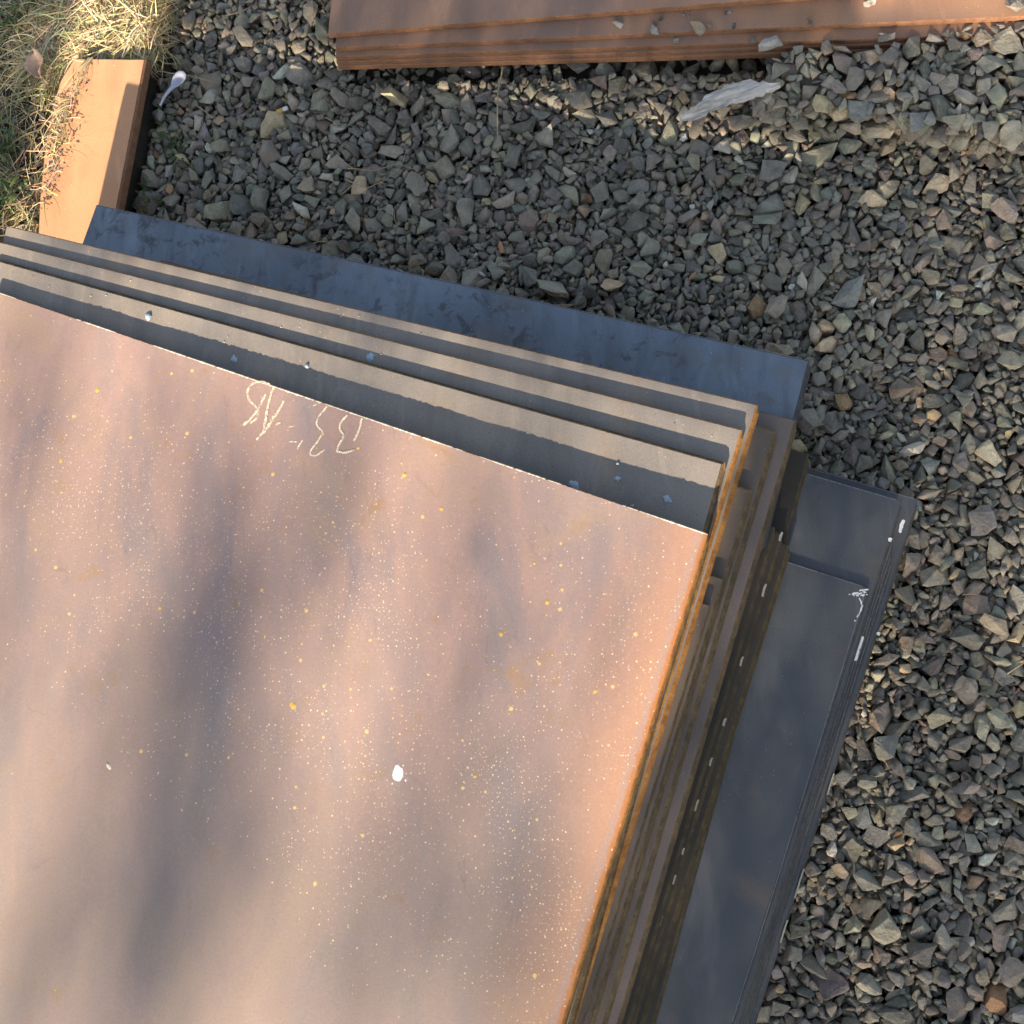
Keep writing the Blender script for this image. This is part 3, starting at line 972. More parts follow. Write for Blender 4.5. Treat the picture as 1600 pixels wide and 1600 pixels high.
tint = []
for s in stones:
    c = np.array(PALETTE[int(rng.choice(len(PALETTE), p=PW))][0]) * rng.uniform(0.82, 1.22) * np.array([1.52, 1.46, 1.30])
    tint.append(np.clip(c * (1 + rng.normal(0, 0.035, 3)), 0.02, 0.8))

# the 300 stones that show largest are objects of their own; the rest of the bed is one mesh
share = []
for i, s in enumerate(stones):
    var, R, size, x, y, z = s
    half, topz, botz, ins = profile(var, R, size)
    iy, ix = np.where(ins)
    cy, cx = int((y - GY0) / CELL), int((x - GX0) / CELL)
    ya, xa = np.clip(cy + iy - half, 0, Hh - 1), np.clip(cx + ix - half, 0, W - 1)
    seen = (z + topz[ins] >= hm[ya, xa] - 0.0008) & frame_mask[ya, xa]
    p = CAM_R.transposed() @ (Vector((x, y, z)) - Vector((0, 0, H)))
    u, v_ = CX + F * p.x / -p.z, CX - F * p.y / -p.z
    inside = 0 < u < 1600 and 0 < v_ < 1600
    share.append(seen.sum() * CELL * CELL * (F / -p.z) ** 2 if inside else 0.0)
order = np.argsort(share)[::-1]
single = set(int(i) for i in order[:300])
print('stones', len(stones), 'visible', sum(a > 12 for a in share), 'tris', np.mean([len(q[3]) for q in VAR]), np.mean([len(q[5]) for q in VAR]), 'median px', np.median([a for a in share if a > 30]), 'smallest single', share[order[299]])
vv, tt, cc, off = [], [], [], 0
for i, s in enumerate(stones):
    var, R, size, x, y, z = s
    me, pl, v0, t0, v1, t1 = VAR[var]
    if share[i] < 60:
        v0, t0 = v1, t1
    if i in single:
        o = bpy.data.objects.new('stone', me)
        COL.objects.link(o)
        Mx = Matrix([list(map(float, row)) for row in R]).to_4x4()
        o.matrix_world = Matrix.Translation((x, y, z)) @ Mx @ Matrix.Scale(size, 4)
        o.color = (*map(float, tint[i]), 1.0)
        o.parent = ground
    else:
        vv.append((v0 * size) @ R.T + np.array([x, y, z]))
        tt.append(t0 + off)
        off += len(v0)
        cc.append(np.repeat(np.append(tint[i], 1.0)[None, :], len(v0), axis=0))
vv, tt, cc = np.concatenate(vv), np.concatenate(tt), np.concatenate(cc)
gme = bpy.data.meshes.new('gravel')
gme.vertices.add(len(vv)); gme.vertices.foreach_set('co', vv.astype(np.float32).ravel())
gme.loops.add(tt.size); gme.loops.foreach_set('vertex_index', tt.astype(np.int32).ravel())
gme.polygons.add(len(tt)); gme.polygons.foreach_set('loop_start', np.arange(0, tt.size, 3, dtype=np.int32))
gme.polygons.foreach_set('loop_total', np.full(len(tt), 3, dtype=np.int32))
gme.update(calc_edges=True)
att = gme.color_attributes.new('tint', 'FLOAT_COLOR', 'POINT')
att.data.foreach_set('color', cc.astype(np.float32).ravel())
gravel = obj('gravel', gme, MS_ALL, ground, kind='stuff')


def hm_at(x, y):
    i, j = int((y - GY0) / CELL), int((x - GX0) / CELL)
    return float(hm[max(0, i - 2):i + 3, max(0, j - 2):j + 3].max())


# loose stones that lie on the far stack of plates: things of their own
LOOSE = [(965, 41, 16, 'small pale pebble, left one of the loose stones on the rusted plates', 8, 1),
         (1023, 50, 13, 'tiny grey pebble with a white face on the rusted plate', 8, 1),
         (1024, 38, 8, 'tiny brown crumb just above the white-faced pebble on the rusted plates', 5, 1),
         (1090, 47, 19, 'olive pebble standing on end on the rusted plate', 6, 1),
         (1108, 41, 8, 'orange-tinted crumb between two pebbles on the rusted plate', 6, 1),
         (1057, 66, 8, 'pinkish crumb on the lower step of the rusted plates', 8, 2),
         (1145, 45, 12, 'dull grey-brown pebble right of the olive one on the rusted plate', 2, 1),
         (1265, 38, 13, 'flat slate-grey pebble alone on the rusted plate', 0, 1),
         (1358, 9, 18, 'cream pebble in the sunlit patch of the rusted plate', 8, 1),
         (1068, 24, 6, 'tiny pale crumb first in the short row near the top plate of the far stack', 8, 1),
         (1077, 26, 6, 'tiny cream crumb second in the short row near the top plate of the far stack', 6, 1),
         (1134, 21, 5, 'tiny brown crumb above the dull grey-brown pebble on the far stack', 5, 1),
         (1140, 20, 7, 'small whitish crumb above the dull grey-brown pebble on the far stack', 8, 1),
         (1033, 30, 6, 'dark crumb beside the white-faced pebble on the rusted plates', 2, 1),
         (1385, 66, 22, 'pale buff stone sitting on the lower rusted step near the gravel edge', 4, 2),
         (1380, 58, 13, 'thin pale chip just above the buff stone on the lower rusted step', 8, 2),
         (1201, 74, 34, 'big pale angular stone overhanging the edge of the rusted plates', 8, 2),
         (1174, 68, 14, 'greenish chip left of the big pale stone on the rusted plates', 9, 2),
         (1586, 6, 30, 'large buff stone at the corner of the far stack', 4, 1)]
for i, (px, py, s, lab, pal, lev) in enumerate(LOOSE):
    zz = FAR[lev][4]
    w = at(px, py, zz)
    size = s / 0.80 / 1000 * 1.25
    me = VAR[(i * 7 + 3) % NVAR][0]
    o = bpy.data.objects.new('pebble', me)
    COL.objects.link(o)
    R = rand_rot(rng)
    half, topz, botz, ins = profile((i * 7 + 3) % NVAR, R, size)
    o.matrix_world = Matrix.Translation((w.x, w.y, zz - float(botz[ins].min()))) @ Matrix([list(map(float, r_)) for r_ in R]).to_4x4() @ Matrix.Scale(size, 4)
    o.color = (*PALETTE[pal][0], 1.0)
    o['label'], o['category'], o['group'] = lab, 'pebble', 'loose pebbles on the far stack'


# ------------------------------------------------------------------ litter on the gravel
def tube(path, radii, sides=6):
    V, Fc = [], []
    for i, p in enumerate(path):
        t = (path[min(i + 1, len(path) - 1)] - path[max(i - 1, 0)]).normalized()
        a = t.cross(Vector((0.1, 0.2, 1))).normalized()
        b = t.cross(a)
        for k in range(sides):
            an = 2 * math.pi * k / sides
            V.append(p + (a * math.cos(an) + b * math.sin(an)) * radii[i])
    for i in range(len(path) - 1):
        for k in range(sides):
            j = (k + 1) % sides
            Fc.append((i * sides + k, i * sides + j, (i + 1) * sides + j, (i + 1) * sides + k))
    Fc.append(tuple(range(sides - 1, -1, -1)))
    Fc.append(tuple((len(path) - 1) * sides + k for k in range(sides)))
    return V, Fc


def twig(px, name, label, rad, mat, cat='twig', lift=0.003, group=None):
    P = []
    for a, b in zip(px[:-1], px[1:]):
        for k in range(4):
            q = (a[0] + (b[0] - a[0]) * k / 4, a[1] + (b[1] - a[1]) * k / 4)
            w = at(*q, 0.012)
            P.append(w)
    P.append(at(*px[-1], 0.012))
    zs = [hm_at(p.x, p.y) for p in P]
    for _ in range(4):
        zs = [max(zs[i] * 0.6, (zs[max(0, i - 1)] + zs[i] + zs[min(len(zs) - 1, i + 1)]) / 3) for i in range(len(zs))]
    P = [Vector((p.x, p.y, z + lift)) for p, z in zip(P, zs)]
    V, Fc = tube(P, [rad * (1 - 0.6 * i / len(P)) for i in range(len(P))], 5)
    o = obj(name, pydata(name, V, Fc, True), mat, label=label, category=cat)
    if group:
        o['group'] = group
    return o


M['straw'] = mat_plain('dry_straw', (0.42, 0.33, 0.19), 0.8, 0.3)
M['twig'] = mat_plain('grey_twig', (0.22, 0.17, 0.12), 0.85, 0.3)
twig([(784, 100), (776, 135), (775, 180), (776, 229)], 'twig', 'thin upright dry stalk on gravel below the rusted plates', 0.0016, M['straw'])
twig([(540, 258), (580, 262), (618, 250), (650, 262)], 'root', 'curled pale rootlet on gravel, upper one of the rootlet tangle', 0.0010, M['straw'], 'root', 0.004, 'tangle of rootlets')
twig([(536, 276), (570, 290), (600, 276), (625, 255), (632, 228)], 'root', 'longest rootlet looping through the tangle on the gravel', 0.0010, M['straw'], 'root', 0.005, 'tangle of rootlets')
twig([(528, 300), (548, 285), (560, 276), (575, 300), (600, 305)], 'root', 'short hooked rootlet at the lower left of the tangle', 0.0009, M['straw'], 'root', 0.004, 'tangle of rootlets')
twig([(600, 312), (612, 322), (614, 340), (622, 356)], 'root', 'thin rootlet trailing down from the tangle to the blue plate', 0.0009, M['straw'], 'root', 0.004, 'tangle of rootlets')
twig([(505, 178), (520, 186), (526, 200)], 'root', 'small straw bit above the tangle of rootlets', 0.0010, M['straw'], 'root', 0.004, 'tangle of rootlets')
twig([(240, 105), (290, 112), (330, 122)], 'grass_stalk', 'single dry grass stalk reaching over the gravel above the spoon', 0.0011, M['straw'], 'grass stalk')
twig([(302, 158), (318, 170), (330, 180)], 'grass_stalk', 'short dry stalk lying on gravel right of the spoon', 0.0010, M['straw'], 'grass stalk')
twig([(348, 18), (372, 12), (392, 2)], 'grass_stalk', 'dry stalk on the gravel at the top between grass and rusted plates', 0.0011, M['straw'], 'grass stalk')
twig([(1160, 195), (1178, 190), (1190, 180)], 'twig', 'short dry twig just below the weathered wood splinter', 0.0012, M['twig'])
twig([(1578, 1052), (1590, 1044), (1606, 1034)], 'grass_stalk', 'pale stalk on gravel at the far right margin', 0.0012, M['straw'], 'grass stalk')
twig([(1378, 1183), (1386, 1192), (1392, 1203)], 'grass_stalk', 'tiny pale stalk on gravel near the dark stack', 0.0009, M['straw'], 'grass stalk')
twig([(345, 300), (365, 275), (392, 245), (400, 215)], 'grass_stalk', 'faint long stalk on gravel above the blue plate', 0.0008, M['straw'], 'grass stalk')
twig([(486, 375), (496, 372), (510, 373)], 'grass_stalk', 'pale stalk on gravel just above the blue plate edge', 0.0008, M['straw'], 'grass stalk')

# plastic spoon
spn = NT('translucent_white_plastic')
spn.b.inputs['Subsurface Weight'].default_value = 0.3
spn.b.inputs['Subsurface Radius'].default_value = (0.01, 0.01, 0.012)
MSP = spn.out((0.48, 0.49, 0.57), 0.35, 0.0, 0.5)
Zs = max(hm_at(*at(272, 135, 0.01).xy), 0.012) + 0.006
a, b = at(287, 112, Zs), at(250, 163, Zs)
ax = (b - a).normalized()
ay = Vector((-ax.y, ax.x, 0))
L = (b - a).length
root = bpy.data.objects.new('plastic_spoon', None)
COL.objects.link(root)
root.location = a
root['label'], root['category'] = 'white translucent plastic spoon lying on gravel beside the orange plate', 'spoon'
V, Fc = [], []
NB = 12
for j in range(6):
    for i in range(NB):
        an = 2 * math.pi * i / NB
        rr = j / 5
        wx = 0.52 * L * 0.5 * rr * math.cos(an)
        wy = 0.0125 * rr * math.sin(an) * (1 - 0.32 * math.cos(an))
        p = ax * (0.25 * L + wx) + ay * wy + Vector((0, 0, -0.008 * (1 - rr * rr)))
        V.append(p)
for j in range(5):
    for i in range(NB):
        k = (i + 1) % NB
        Fc.append((j * NB + i, j * NB + k, (j + 1) * NB + k, (j + 1) * NB + i))
bowl = obj('bowl', pydata('bowl', V, Fc, True), MSP)
bowl.parent = root
sm = bowl.modifiers.new('solid', 'SOLIDIFY'); sm.thickness = 0.0012
V, Fc = [], []
for i in range(9):
    f = i / 8
    w = 0.0048 * (1 - f) + 0.0026 * f + 0.0035 * max(0, 0.25 - f)
    p = ax * (L * (0.46 + 0.56 * f)) + Vector((0, 0, 0.004 * math.sin(f * 3) - 0.003 * f))
    V += [p + ay * w, p + Vector((0, 0, 0.0012)), p - ay * w, p - Vector((0, 0, 0.0012))]
for i in range(8):
    for k in range(4):
        j = (k + 1) % 4
        Fc.append((i * 4 + k, i * 4 + j, i * 4 + 4 + j, i * 4 + 4 + k))
Fc += [(3, 2, 1, 0), (32, 33, 34, 35)]
hd = obj('handle', pydata('handle', V, Fc, True), MSP)
hd.parent = root

# cigarette butt
root = bpy.data.objects.new('cigarette_butt', None)
COL.objects.link(root)
c0 = at(427, 151, 0.02)
zc = hm_at(c0.x, c0.y) + 0.004
c0 = Vector((c0.x, c0.y, zc))
root.location = c0
root['label'], root['category'] = 'cigarette butt with yellow filter on gravel right of the spoon', 'cigarette butt'
d = (at(434, 148, zc) - at(419, 154, zc)).normalized()
for nm_, f0, f1, mt in (('paper', 0.2, 1.0, M['white_paint']), ('filter', -1.0, 0.2, mat_plain('yellow_filter', (0.62, 0.42, 0.12), 0.8))):
    V, Fc = tube([d * 0.011 * (f0 + (f1 - f0) * k / 3) + Vector((0, 0, 0.0004 * (k % 2))) for k in range(4)], [0.0038, 0.0037, 0.0039, 0.0034], 10)
    o = obj(nm_, pydata(nm_, V, Fc, True), mt)
    o.parent = root


# weathered wood splinter
def mat_wood():
    n = NT('weathered_grey_wood')
    a0, a1 = at(1070, 185, 0.0), at(1212, 137, 0.0)
    ang = math.atan2((a1 - a0).y, (a1 - a0).x)
    v = n.mapping((14, 160, 40), 0)
    vr = n.node('VectorRotate')
    vr.rotation_type = 'Z_AXIS'
    n.link(n.tc.outputs['Object'], vr.inputs['Vector'])
    vr.inputs['Angle'].default_value = -ang
    mp = n.node('Mapping')
    mp.inputs['Scale'].default_value = (22, 170, 60)
    n.link(vr.outputs[0], mp.inputs['Vector'])
    f = n.noise(1.0, 6, 0.7, 0.6, mp.outputs[0])
    base = n.ramp(f, [(0.3, (0.20, 0.165, 0.135)), (0.46, (0.50, 0.45, 0.39)), (0.62, (0.74, 0.68, 0.60))])
    n.bump(f, 0.8, 0.003)
    return n.out(base, 0.85, 0.0, 0.3)


prof = [((1062, 186), 1, 3), ((1076, 181), 7, 8), ((1095, 171), 9, 12), ((1113, 162), 14, 11), ((1130, 153), 11, 15), ((1150, 148), 15, 15), ((1172, 145), 18, 12), ((1195, 140), 9, 9), ((1218, 136), 2, 3)]
zw = max(hm_at(*at(1140, 157, 0.02).xy), hm_at(*at(1100, 170, 0.02).xy), hm_at(*at(1180, 145, 0.02).xy), hm_at(*at(1205, 138, 0.02).xy)) + 0.003
V, Fc = [], []
dirv = (at(1218, 136, zw) - at(1062, 186, zw)).normalized()
side_v = Vector((-dirv.y, dirv.x, 0))
NS = 10
# finer resample
fine_p = []
for (p, u1, d1), (q, u2_, d2_) in zip(prof[:-1], prof[1:]):
    for k in range(4):
        f = k / 4
        jig = random.uniform(-2.2, 2.2)
        fine_p.append(((p[0] + (q[0] - p[0]) * f, p[1] + (q[1] - p[1]) * f), u1 + (u2_ - u1) * f + jig, d1 + (d2_ - d1) * f - jig * 0.7))
fine_p.append(prof[-1])
for p, u_, d_ in fine_p:
    c = at(*p, zw)
    s = 1.0 / 800
    for k in range(NS):
        an = 2 * math.pi * k / NS
        w = (u_ if math.sin(an) > 0 else d_) * s
        ridge = 0.0022 * math.sin(k * 2.4 + p[0] * 0.03) + random.uniform(-0.0008, 0.0008)
        V.append(c + side_v * math.sin(an) * max(0.001, w) + Vector((0, 0, math.cos(an) * 0.006 + ridge + 0.004)))
for i in range(len(fine_p) - 1):
    for k in range(NS):
        j = (k + 1) % NS
        Fc.append((i * NS + k, i * NS + j, (i + 1) * NS + j, (i + 1) * NS + k))
Fc += [tuple(range(NS - 1, -1, -1)), tuple((len(fine_p) - 1) * NS + k for k in range(NS))]
wood = obj('wood_splinter', pydata('wood_splinter', V, Fc), mat_wood(), label='weathered grey wood splinter lying on gravel below the rusted plates', category='wood splinter')
wood.data.transform(Matrix.Translation(-at(1140, 157, zw)))
wood.location = at(1140, 157, zw)

# brown dead leaf among the grass
c = at(66, 105, 0.02)
V, Fc = [], []
for i in range(7):
    for j in range(5):
        f, g = i / 6, j / 4 - 0.5
        w = 0.036 * math.sin(math.pi * (0.08 + 0.84 * f)) ** 0.7
        V.append(Vector(((g * w), (0.5 - f) * 0.055, 0.012 + 0.012 * abs(g) * 2 + 0.006 * math.sin(f * 6 + g * 4))))
for i in range(6):
    for j in range(4):
        a_ = i * 5 + j
        Fc.append((a_, a_ + 5, a_ + 6, a_ + 1))
lf = obj('dead_leaf', pydata('dead_leaf', V, Fc, True), mat_plain('brown_leaf', (0.42, 0.30, 0.22), 0.8, 0.25, 90), None, c, label='curled brown dead leaf beside the orange plate', category='leaf')
lf.rotation_euler = (0.1, -0.15, 0.3)
lf.modifiers.new('solid', 'SOLIDIFY').thickness = 0.0008


# ------------------------------------------------------------------ grass and weeds
def mat_attr(name, rough=0.75, trans=0.0):
    n = NT(name)
    at_ = n.node('Attribute', attribute_name='tint')
    n.out(at_.outputs['Color'], rough, 0.0, 0.3)
    return n.m


def blades(name, specs, mat, kind='stuff', parent=None):
    """specs: (base point, heading, length, width, rise, curl, colour). One mesh of thin bent blades."""
    V, Fc, Cc = [], [], []
    for b, hd_, L_, w_, rise, curl, colr in specs:
        k = len(V)
        nseg = 4
        h = hd_
        p = Vector(b)
        for i in range(nseg + 1):
            f = i / nseg
            sidev = Vector((-math.sin(h), math.cos(h), 0))
            ww = w_ * (1 - 0.85 * f) * 0.5
            V += [p + sidev * ww, p - sidev * ww + Vector((0, 0, w_ * 0.3))]
            Cc += [colr, colr]
            step = L_ / nseg
            slope = rise * (1 - 1.7 * f)
            p = p + Vector((math.cos(h) * step, math.sin(h) * step, slope * step))
            h += curl / nseg
        for i in range(nseg):
            a_ = k + 2 * i
            Fc.append((a_, a_ + 1, a_ + 3, a_ + 2))
    me = pydata(name, V, Fc)
    at_ = me.color_attributes.new('tint', 'FLOAT_COLOR', 'POINT')
    at_.data.foreach_set('color', np.array([(*c_, 1.0) for c_ in Cc], dtype=np.float32).ravel())
    return obj(name, me, mat, parent, **({'kind': kind} if kind else {}))


MG = mat_attr('dry_grass_blades')
STRAW = [(0.56, 0.46, 0.25), (0.64, 0.54, 0.32), (0.46, 0.36, 0.19), (0.72, 0.63, 0.41), (0.34, 0.28, 0.15), (0.36, 0.35, 0.16)]
LIT = [(40, -60), (256, -60), (254, 40), (246, 92), (112, 90), (80, 125), (40, 110)]
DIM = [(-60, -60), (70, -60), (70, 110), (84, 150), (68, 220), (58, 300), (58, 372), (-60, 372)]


def spots(poly_px, count, z=0.0):
    out = []
    xs = [p[0] for p in poly_px]; ys = [p[1] for p in poly_px]
    while len(out) < count:
        x, y = random.uniform(min(xs), max(xs)), random.uniform(min(ys), max(ys))
        if in_poly(x, y, poly_px):
            w = at(x, y, z)
            out.append((w.x, w.y))
    return out


specs = []
for (x, y) in spots(LIT, 6800):
    t = random.random()
    z = max(-0.01, soil_h(x, y)) + random.uniform(0, 0.035) * t
    col_ = [c_ * random.uniform(0.8, 1.15) for c_ in random.choice(STRAW[:4] + STRAW[:4] + [STRAW[4]] + [STRAW[5]])]
    specs.append(((x, y, z), random.uniform(0, 6.28), random.uniform(0.02, 0.085), random.uniform(0.0012, 0.0032), random.uniform(-0.05, 0.55), random.uniform(-1.6, 1.6), col_))
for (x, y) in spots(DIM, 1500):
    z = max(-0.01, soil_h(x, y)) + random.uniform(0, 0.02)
    col_ = [c_ * random.uniform(0.6, 1.0) for c_ in random.choice(STRAW)]  # shade of the left margin put into the blade colour
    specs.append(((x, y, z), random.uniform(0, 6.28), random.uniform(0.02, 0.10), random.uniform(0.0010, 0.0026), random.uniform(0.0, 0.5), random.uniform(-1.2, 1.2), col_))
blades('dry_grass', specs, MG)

# clippings and crumbs lying along the orange plate
specs = []
line = [(143, 92), (128, 125), (118, 150), (100, 175), (98, 195), (92, 220), (86, 245), (84, 275), (72, 305), (68, 320)]
wts = [1, 1, 2, 5, 6, 3, 3, 2, 2, 1]
for _ in range(340):
    i = random.choices(range(len(line) - 1), wts[:-1])[0]
    f = random.random()
    sp = 5 + wts[i] * 1.4
    q = (line[i][0] + (line[i + 1][0] - line[i][0]) * f + random.gauss(0, sp), line[i][1] + (line[i + 1][1] - line[i][1]) * f + random.gauss(0, sp))
    w = at(*q, ZP)
    lng = random.random() < 0.35
    col_ = [c_ * random.uniform(0.6, 1.1) for c_ in random.choice(STRAW[:4])] if lng else random.choice([(0.05, 0.035, 0.025), (0.12, 0.07, 0.04), (0.28, 0.22, 0.12)])
    specs.append(((w.x, w.y, ZP + 0.001 + random.uniform(0, 0.006)), random.uniform(0, 6.28), random.uniform(0.02, 0.06) if lng else random.uniform(0.003, 0.009),
                  random.uniform(0.001, 0.002) if lng else random.uniform(0.002, 0.005), random.uniform(0.0, 0.3), random.uniform(-2, 2), col_))
for q in [(143, 92), (140, 96)] * 4 + [(110, 160)] * 6:
    w = at(q[0] + random.gauss(0, 3), q[1], ZP)
    specs.append(((w.x, w.y, ZP + 0.004), random.uniform(3.9, 4.9), random.uniform(0.06, 0.11), 0.0022, 0.25, random.uniform(-0.5, 0.5), (0.50, 0.40, 0.22)))
blades('dry_grass', specs, MG)

# green leafy weeds: clumps at the left margin, sprigs between the stones by the orange plate
MW = mat_attr('weed_leaves', 0.6)
GREEN = [(0.060, 0.105, 0.030), (0.085, 0.135, 0.040), (0.045, 0.080, 0.030), (0.110, 0.140, 0.050)]
specs = []
for cx_, cy_, rad, cnt in [(28, 40, 18, 60), (8, 250, 24, 60), (22, 215, 16, 26), (10, 320, 24, 66), (36, 300, 12, 18), (60, 8, 14, 22)]:
    for _ in range(cnt):
        q = (cx_ + random.gauss(0, rad * 0.6), cy_ + random.gauss(0, rad * 0.6))
        w = at(*q, 0.0)
        specs.append(((w.x, w.y, 0.005 + random.uniform(0, 0.04)), random.uniform(0, 6.28), random.uniform(0.010, 0.028), random.uniform(0.004, 0.009), random.uniform(0.1, 0.7), random.uniform(-0.6, 0.6), random.choice(GREEN)))
for cx_, cy_, cnt in [(205, 325, 22), (255, 205, 20), (262, 222, 14), (240, 190, 12), (225, 300, 12), (215, 270, 10), (212, 170, 8), (250, 150, 8), (270, 240, 8)]:
    for _ in range(cnt):
        q = (cx_ + random.gauss(0, 9), cy_ + random.gauss(0, 9))
        w = at(*q, 0.0)
        if hm_at(w.x, w.y) > 0.025:
            continue
        specs.append(((w.x, w.y, hm_at(w.x, w.y) - 0.004), random.uniform(0, 6.28), random.uniform(0.008, 0.018), random.uniform(0.003, 0.006), random.uniform(0.2, 0.9), random.uniform(-0.6, 0.6), random.choice(GREEN)))
blades('weeds', specs, MW)

# ------------------------------------------------------------------ unseen tree behind the camera, its crown shaped to throw the shade
EA = Vector((math.cos(SUN_AZ), -math.sin(SUN_AZ), 0))
EB = S.cross(EA).normalized()
if EB.z < 0:
    EB = -EB


def ab(p):
    return p.dot(EA), p.dot(EB)


P3L, P3R = ab(at(10, 352, 0.200)), ab(at(1187, 632, 0.200))
A_LEFT0, A_LEFT1 = ab(at(66, 140, 0.03))[0], ab(at(250, 90, 0.0))[0]
A_PATCH = ab(at(1337, 40, 0.050))[0]
B_PATCH = ab(at(1337, 30, 0.050))[1]
P0B = ab(at(884, 1600, 0.26))


def crown_gap(a_, b_):
    """True where the crown is left without leaves so that sun falls on plates and grass."""
    tb = P3L[1] + (P3R[1] - P3L[1]) * (a_ - P3L[0]) / (P3R[0] - P3L[0])
    ar = P0B[0] + (b_ - P0B[1]) * (P3R[0] - P0B[0]) / (P3R[1] - P0B[1])
    if A_LEFT0 - 0.01 < a_ < ar + 0.005 and b_ < tb + 0.007:
        return True
    if A_LEFT0 - max(0.0, min(0.09, (b_ - tb - 0.10) * 0.9)) < a_ < A_LEFT1 and b_ > tb - 0.1:
        return True
    if A_PATCH < a_ and b_ > B_PATCH:
        return True
    return False


CANOPY = 2.05                                              # mean number of leaves a ray meets
base_t = Vector((S.x, S.y, 0)).normalized()
tree = bpy.data.objects.new('shade_tree', None)
COL.objects.link(tree)
tree_at = base_t * 6.8 + EA * 0.9
tree.location = (tree_at.x, tree_at.y, BASE)
tree['label'], tree['category'] = 'unseen leafy tree towards the sun, its crown shaped to shade the gravel', 'tree'
leaf_specs = []


def add_leaf(p, s):
    leaf_specs.append((p, s))


def fill(a0, a1, b0, b1, t0, t1, s0, s1, depth):
    """Leaves put in to screen the sun from one area: depth is how many deep they lie on average."""
    mean = (s0 + s1) / 2
    free_ = b0 > 0.30 and b1 < 0.34                              # the cluster added to screen the blue-grey plate's corner
    for _ in range(int(depth * (a1 - a0) * (b1 - b0) / (0.30 * mean * mean * 0.55))):
        a_, b_ = random.uniform(a0, a1), random.uniform(b0, b1)
        if not free_ and crown_gap(a_, b_):
            continue
        p = EA * a_ + EB * b_ + S * random.uniform(t0, t1)
        if p.z > 0.9:
            add_leaf(p, random.uniform(s0, s1))


bt = P3R[1] - 0.03
fill(A_LEFT0 - 0.9, A_LEFT0, -0.3, 1.0, 3.2, 4.2, 0.05, 0.08, 3.0)         # dense leaves added to keep the left margin in shade
fill(A_LEFT1, 0.08, bt, 0.95, 3.2, 4.4, 0.030, 0.045, CANOPY * 1.6)              # nearer leaves added to shade the gravel behind the stack
fill(A_PATCH - 0.25, A_PATCH + 0.9, B_PATCH - 0.10, B_PATCH, 3.2, 4.2, 0.03, 0.045, CANOPY)   # leaves added to cut off the sunny patch on the far stack
fill(0.08, 2.3, bt, 1.1, 8.0, 11.0, 0.04, 0.065, CANOPY * 1.05)                    # thinner, farther leaves added to half-shade the right side
fill(-0.024, 0.13, 0.304, 0.338, 3.2, 4.0, 0.012, 0.026, 5.5)  # leaf cluster added to keep sun off the blue-grey plate's corner
fill(-0.20, 0.30, -0.30, 0.20, 6.0, 8.0, 0.04, 0.06, 2.6)  # leaves added to shade the plate sides right of the top plate
fill(-0.20, 0.30, 0.20, 0.285, 5.0, 6.5, 0.04, 0.07, 3.2)
fill(-0.20, 0.30, 0.285, bt, 5.0, 6.5, 0.04, 0.07, CANOPY * 1.2)
fill(0.30, 2.3, -0.30, bt, 8.0, 11.0, 0.04, 0.065, CANOPY * 1.05)
for _ in range(3500):                                     # the rest of the crown, outside what matters here
    v_ = Vector((random.gauss(0, 1), random.gauss(0, 1), random.gauss(0, 0.7)))
    p = Vector((tree_at.x, tree_at.y, 4.3)) + v_ * 1.1
    a_, b_ = ab(p)
    if -2.3 < a_ < 2.4 and -0.45 < b_ < 1.15:
        continue
    add_leaf(p, random.uniform(0.08, 0.14))
# leaves placed up the sun's rays to throw streaks on the top plate
BANDS = [([(362, 720), (338, 860)], 0.034, 16), ([(270, 1200), (250, 1400), (215, 1595)], 0.040, 40), ([(330, 850), (305, 1000), (285, 1150), (265, 1300), (240, 1450), (215, 1590)], 0.050, 112), ([(345, 930), (322, 1060), (300, 1200)], 0.025, 45),
         ([(70, 500), (55, 640), (40, 760)], 0.032, 26), ([(95, 1330), (75, 1480), (60, 1600)], 0.036, 26), ([(10, 980), (0, 1120)], 0.03, 14),
         ([(215, 700), (190, 860)], 0.028, 16), ([(545, 600), (525, 760), (505, 920)], 0.034, 34), ([(805, 740), (785, 900), (755, 1080)], 0.046, 42),
         ([(850, 1290), (825, 1420), (800, 1560)], 0.036, 40), ([(650, 1280), (620, 1420), (595, 1580)], 0.045, 36), ([(400, 1250), (375, 1400)], 0.030, 18), ([(960, 930), (930, 1060)], 0.02, 8)]
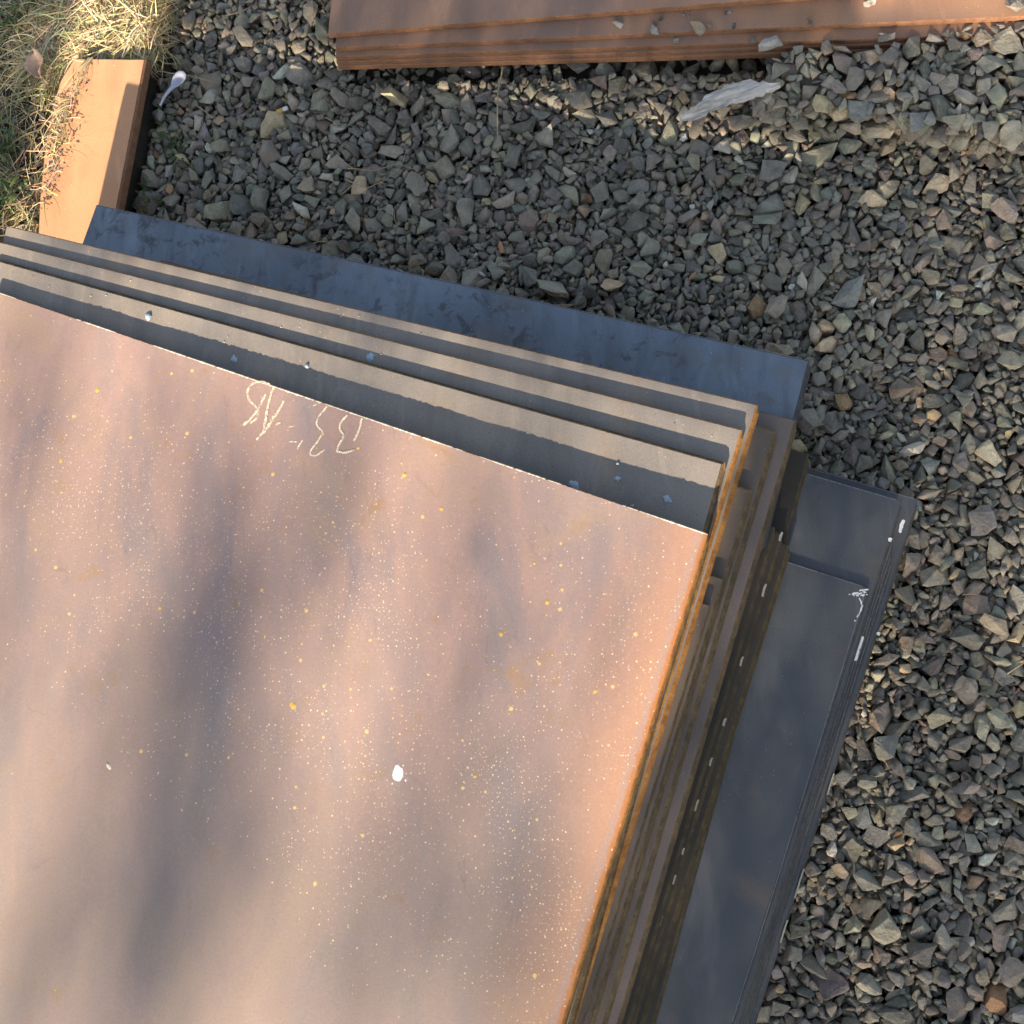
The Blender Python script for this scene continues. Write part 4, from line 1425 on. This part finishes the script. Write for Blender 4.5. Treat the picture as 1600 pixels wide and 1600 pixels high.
for pts_, rad, cnt in BANDS:
    for _ in range(int(cnt * 1.25)):
        k_ = random.random() * (len(pts_) - 1)
        i_ = int(k_)
        q = (pts_[i_][0] + (pts_[i_ + 1][0] - pts_[i_][0]) * (k_ - i_), pts_[i_][1] + (pts_[i_ + 1][1] - pts_[i_][1]) * (k_ - i_))
        p = at(*q, on(top, 0)) + S * random.uniform(11.5, 15.0) + EA * random.gauss(0, rad * 1.15) + EB * random.gauss(0, 0.035)
        add_leaf(p, random.uniform(0.045, 0.075))
V, Fc = [], []
for p, s in leaf_specs:
    u = Vector((random.gauss(0, 1), random.gauss(0, 1), random.gauss(0, 0.6))).normalized()
    w_ = u.cross(Vector((random.gauss(0, 1), random.gauss(0, 1), random.gauss(0, 1)))).normalized()
    nrm = u.cross(w_)
    k = len(V)
    V += [p - u * s * 0.5, p + w_ * s * 0.28 + nrm * s * 0.05, p + u * s * 0.55, p - w_ * s * 0.28 + nrm * s * 0.05]
    Fc += [(k, k + 1, k + 2), (k, k + 2, k + 3)]
lm = NT('tree_leaf')
lm.out((0.055, 0.095, 0.028), 0.55, 0.0, 0.4)
obj('crown', pydata('crown', V, Fc), lm.m, tree)
tp = []
for i in range(9):
    f = i / 8
    tp.append(Vector((tree_at.x + 0.12 * math.sin(f * 3), tree_at.y + 0.1 * math.sin(f * 4 + 1), BASE - 0.05 + 4.6 * f)))
bark = mat_plain('bark', (0.12, 0.095, 0.07), 0.9, 0.4, 20, 0.3, 0.6)
V, Fc = tube(tp, [0.20 - 0.15 * i / 8 for i in range(9)], 10)
obj('trunk', pydata('trunk', V, Fc, True), bark, tree)
for k in range(9):
    s0 = tp[4 + k % 4]
    an = k * 0.7 + 0.4
    e = s0 + Vector((math.cos(an) * 1.5, math.sin(an) * 1.5, 0.9))
    a_, b_ = ab(e)
    if crown_gap(*ab(s0.lerp(e, 0.6))) and b_ > -0.1:
        continue
    mid = s0.lerp(e, 0.5) + Vector((0, 0, 0.12))
    V, Fc = tube([s0, mid, e], [0.06, 0.04, 0.012], 7)
    obj('limb', pydata('limb', V, Fc, True), bark, tree)
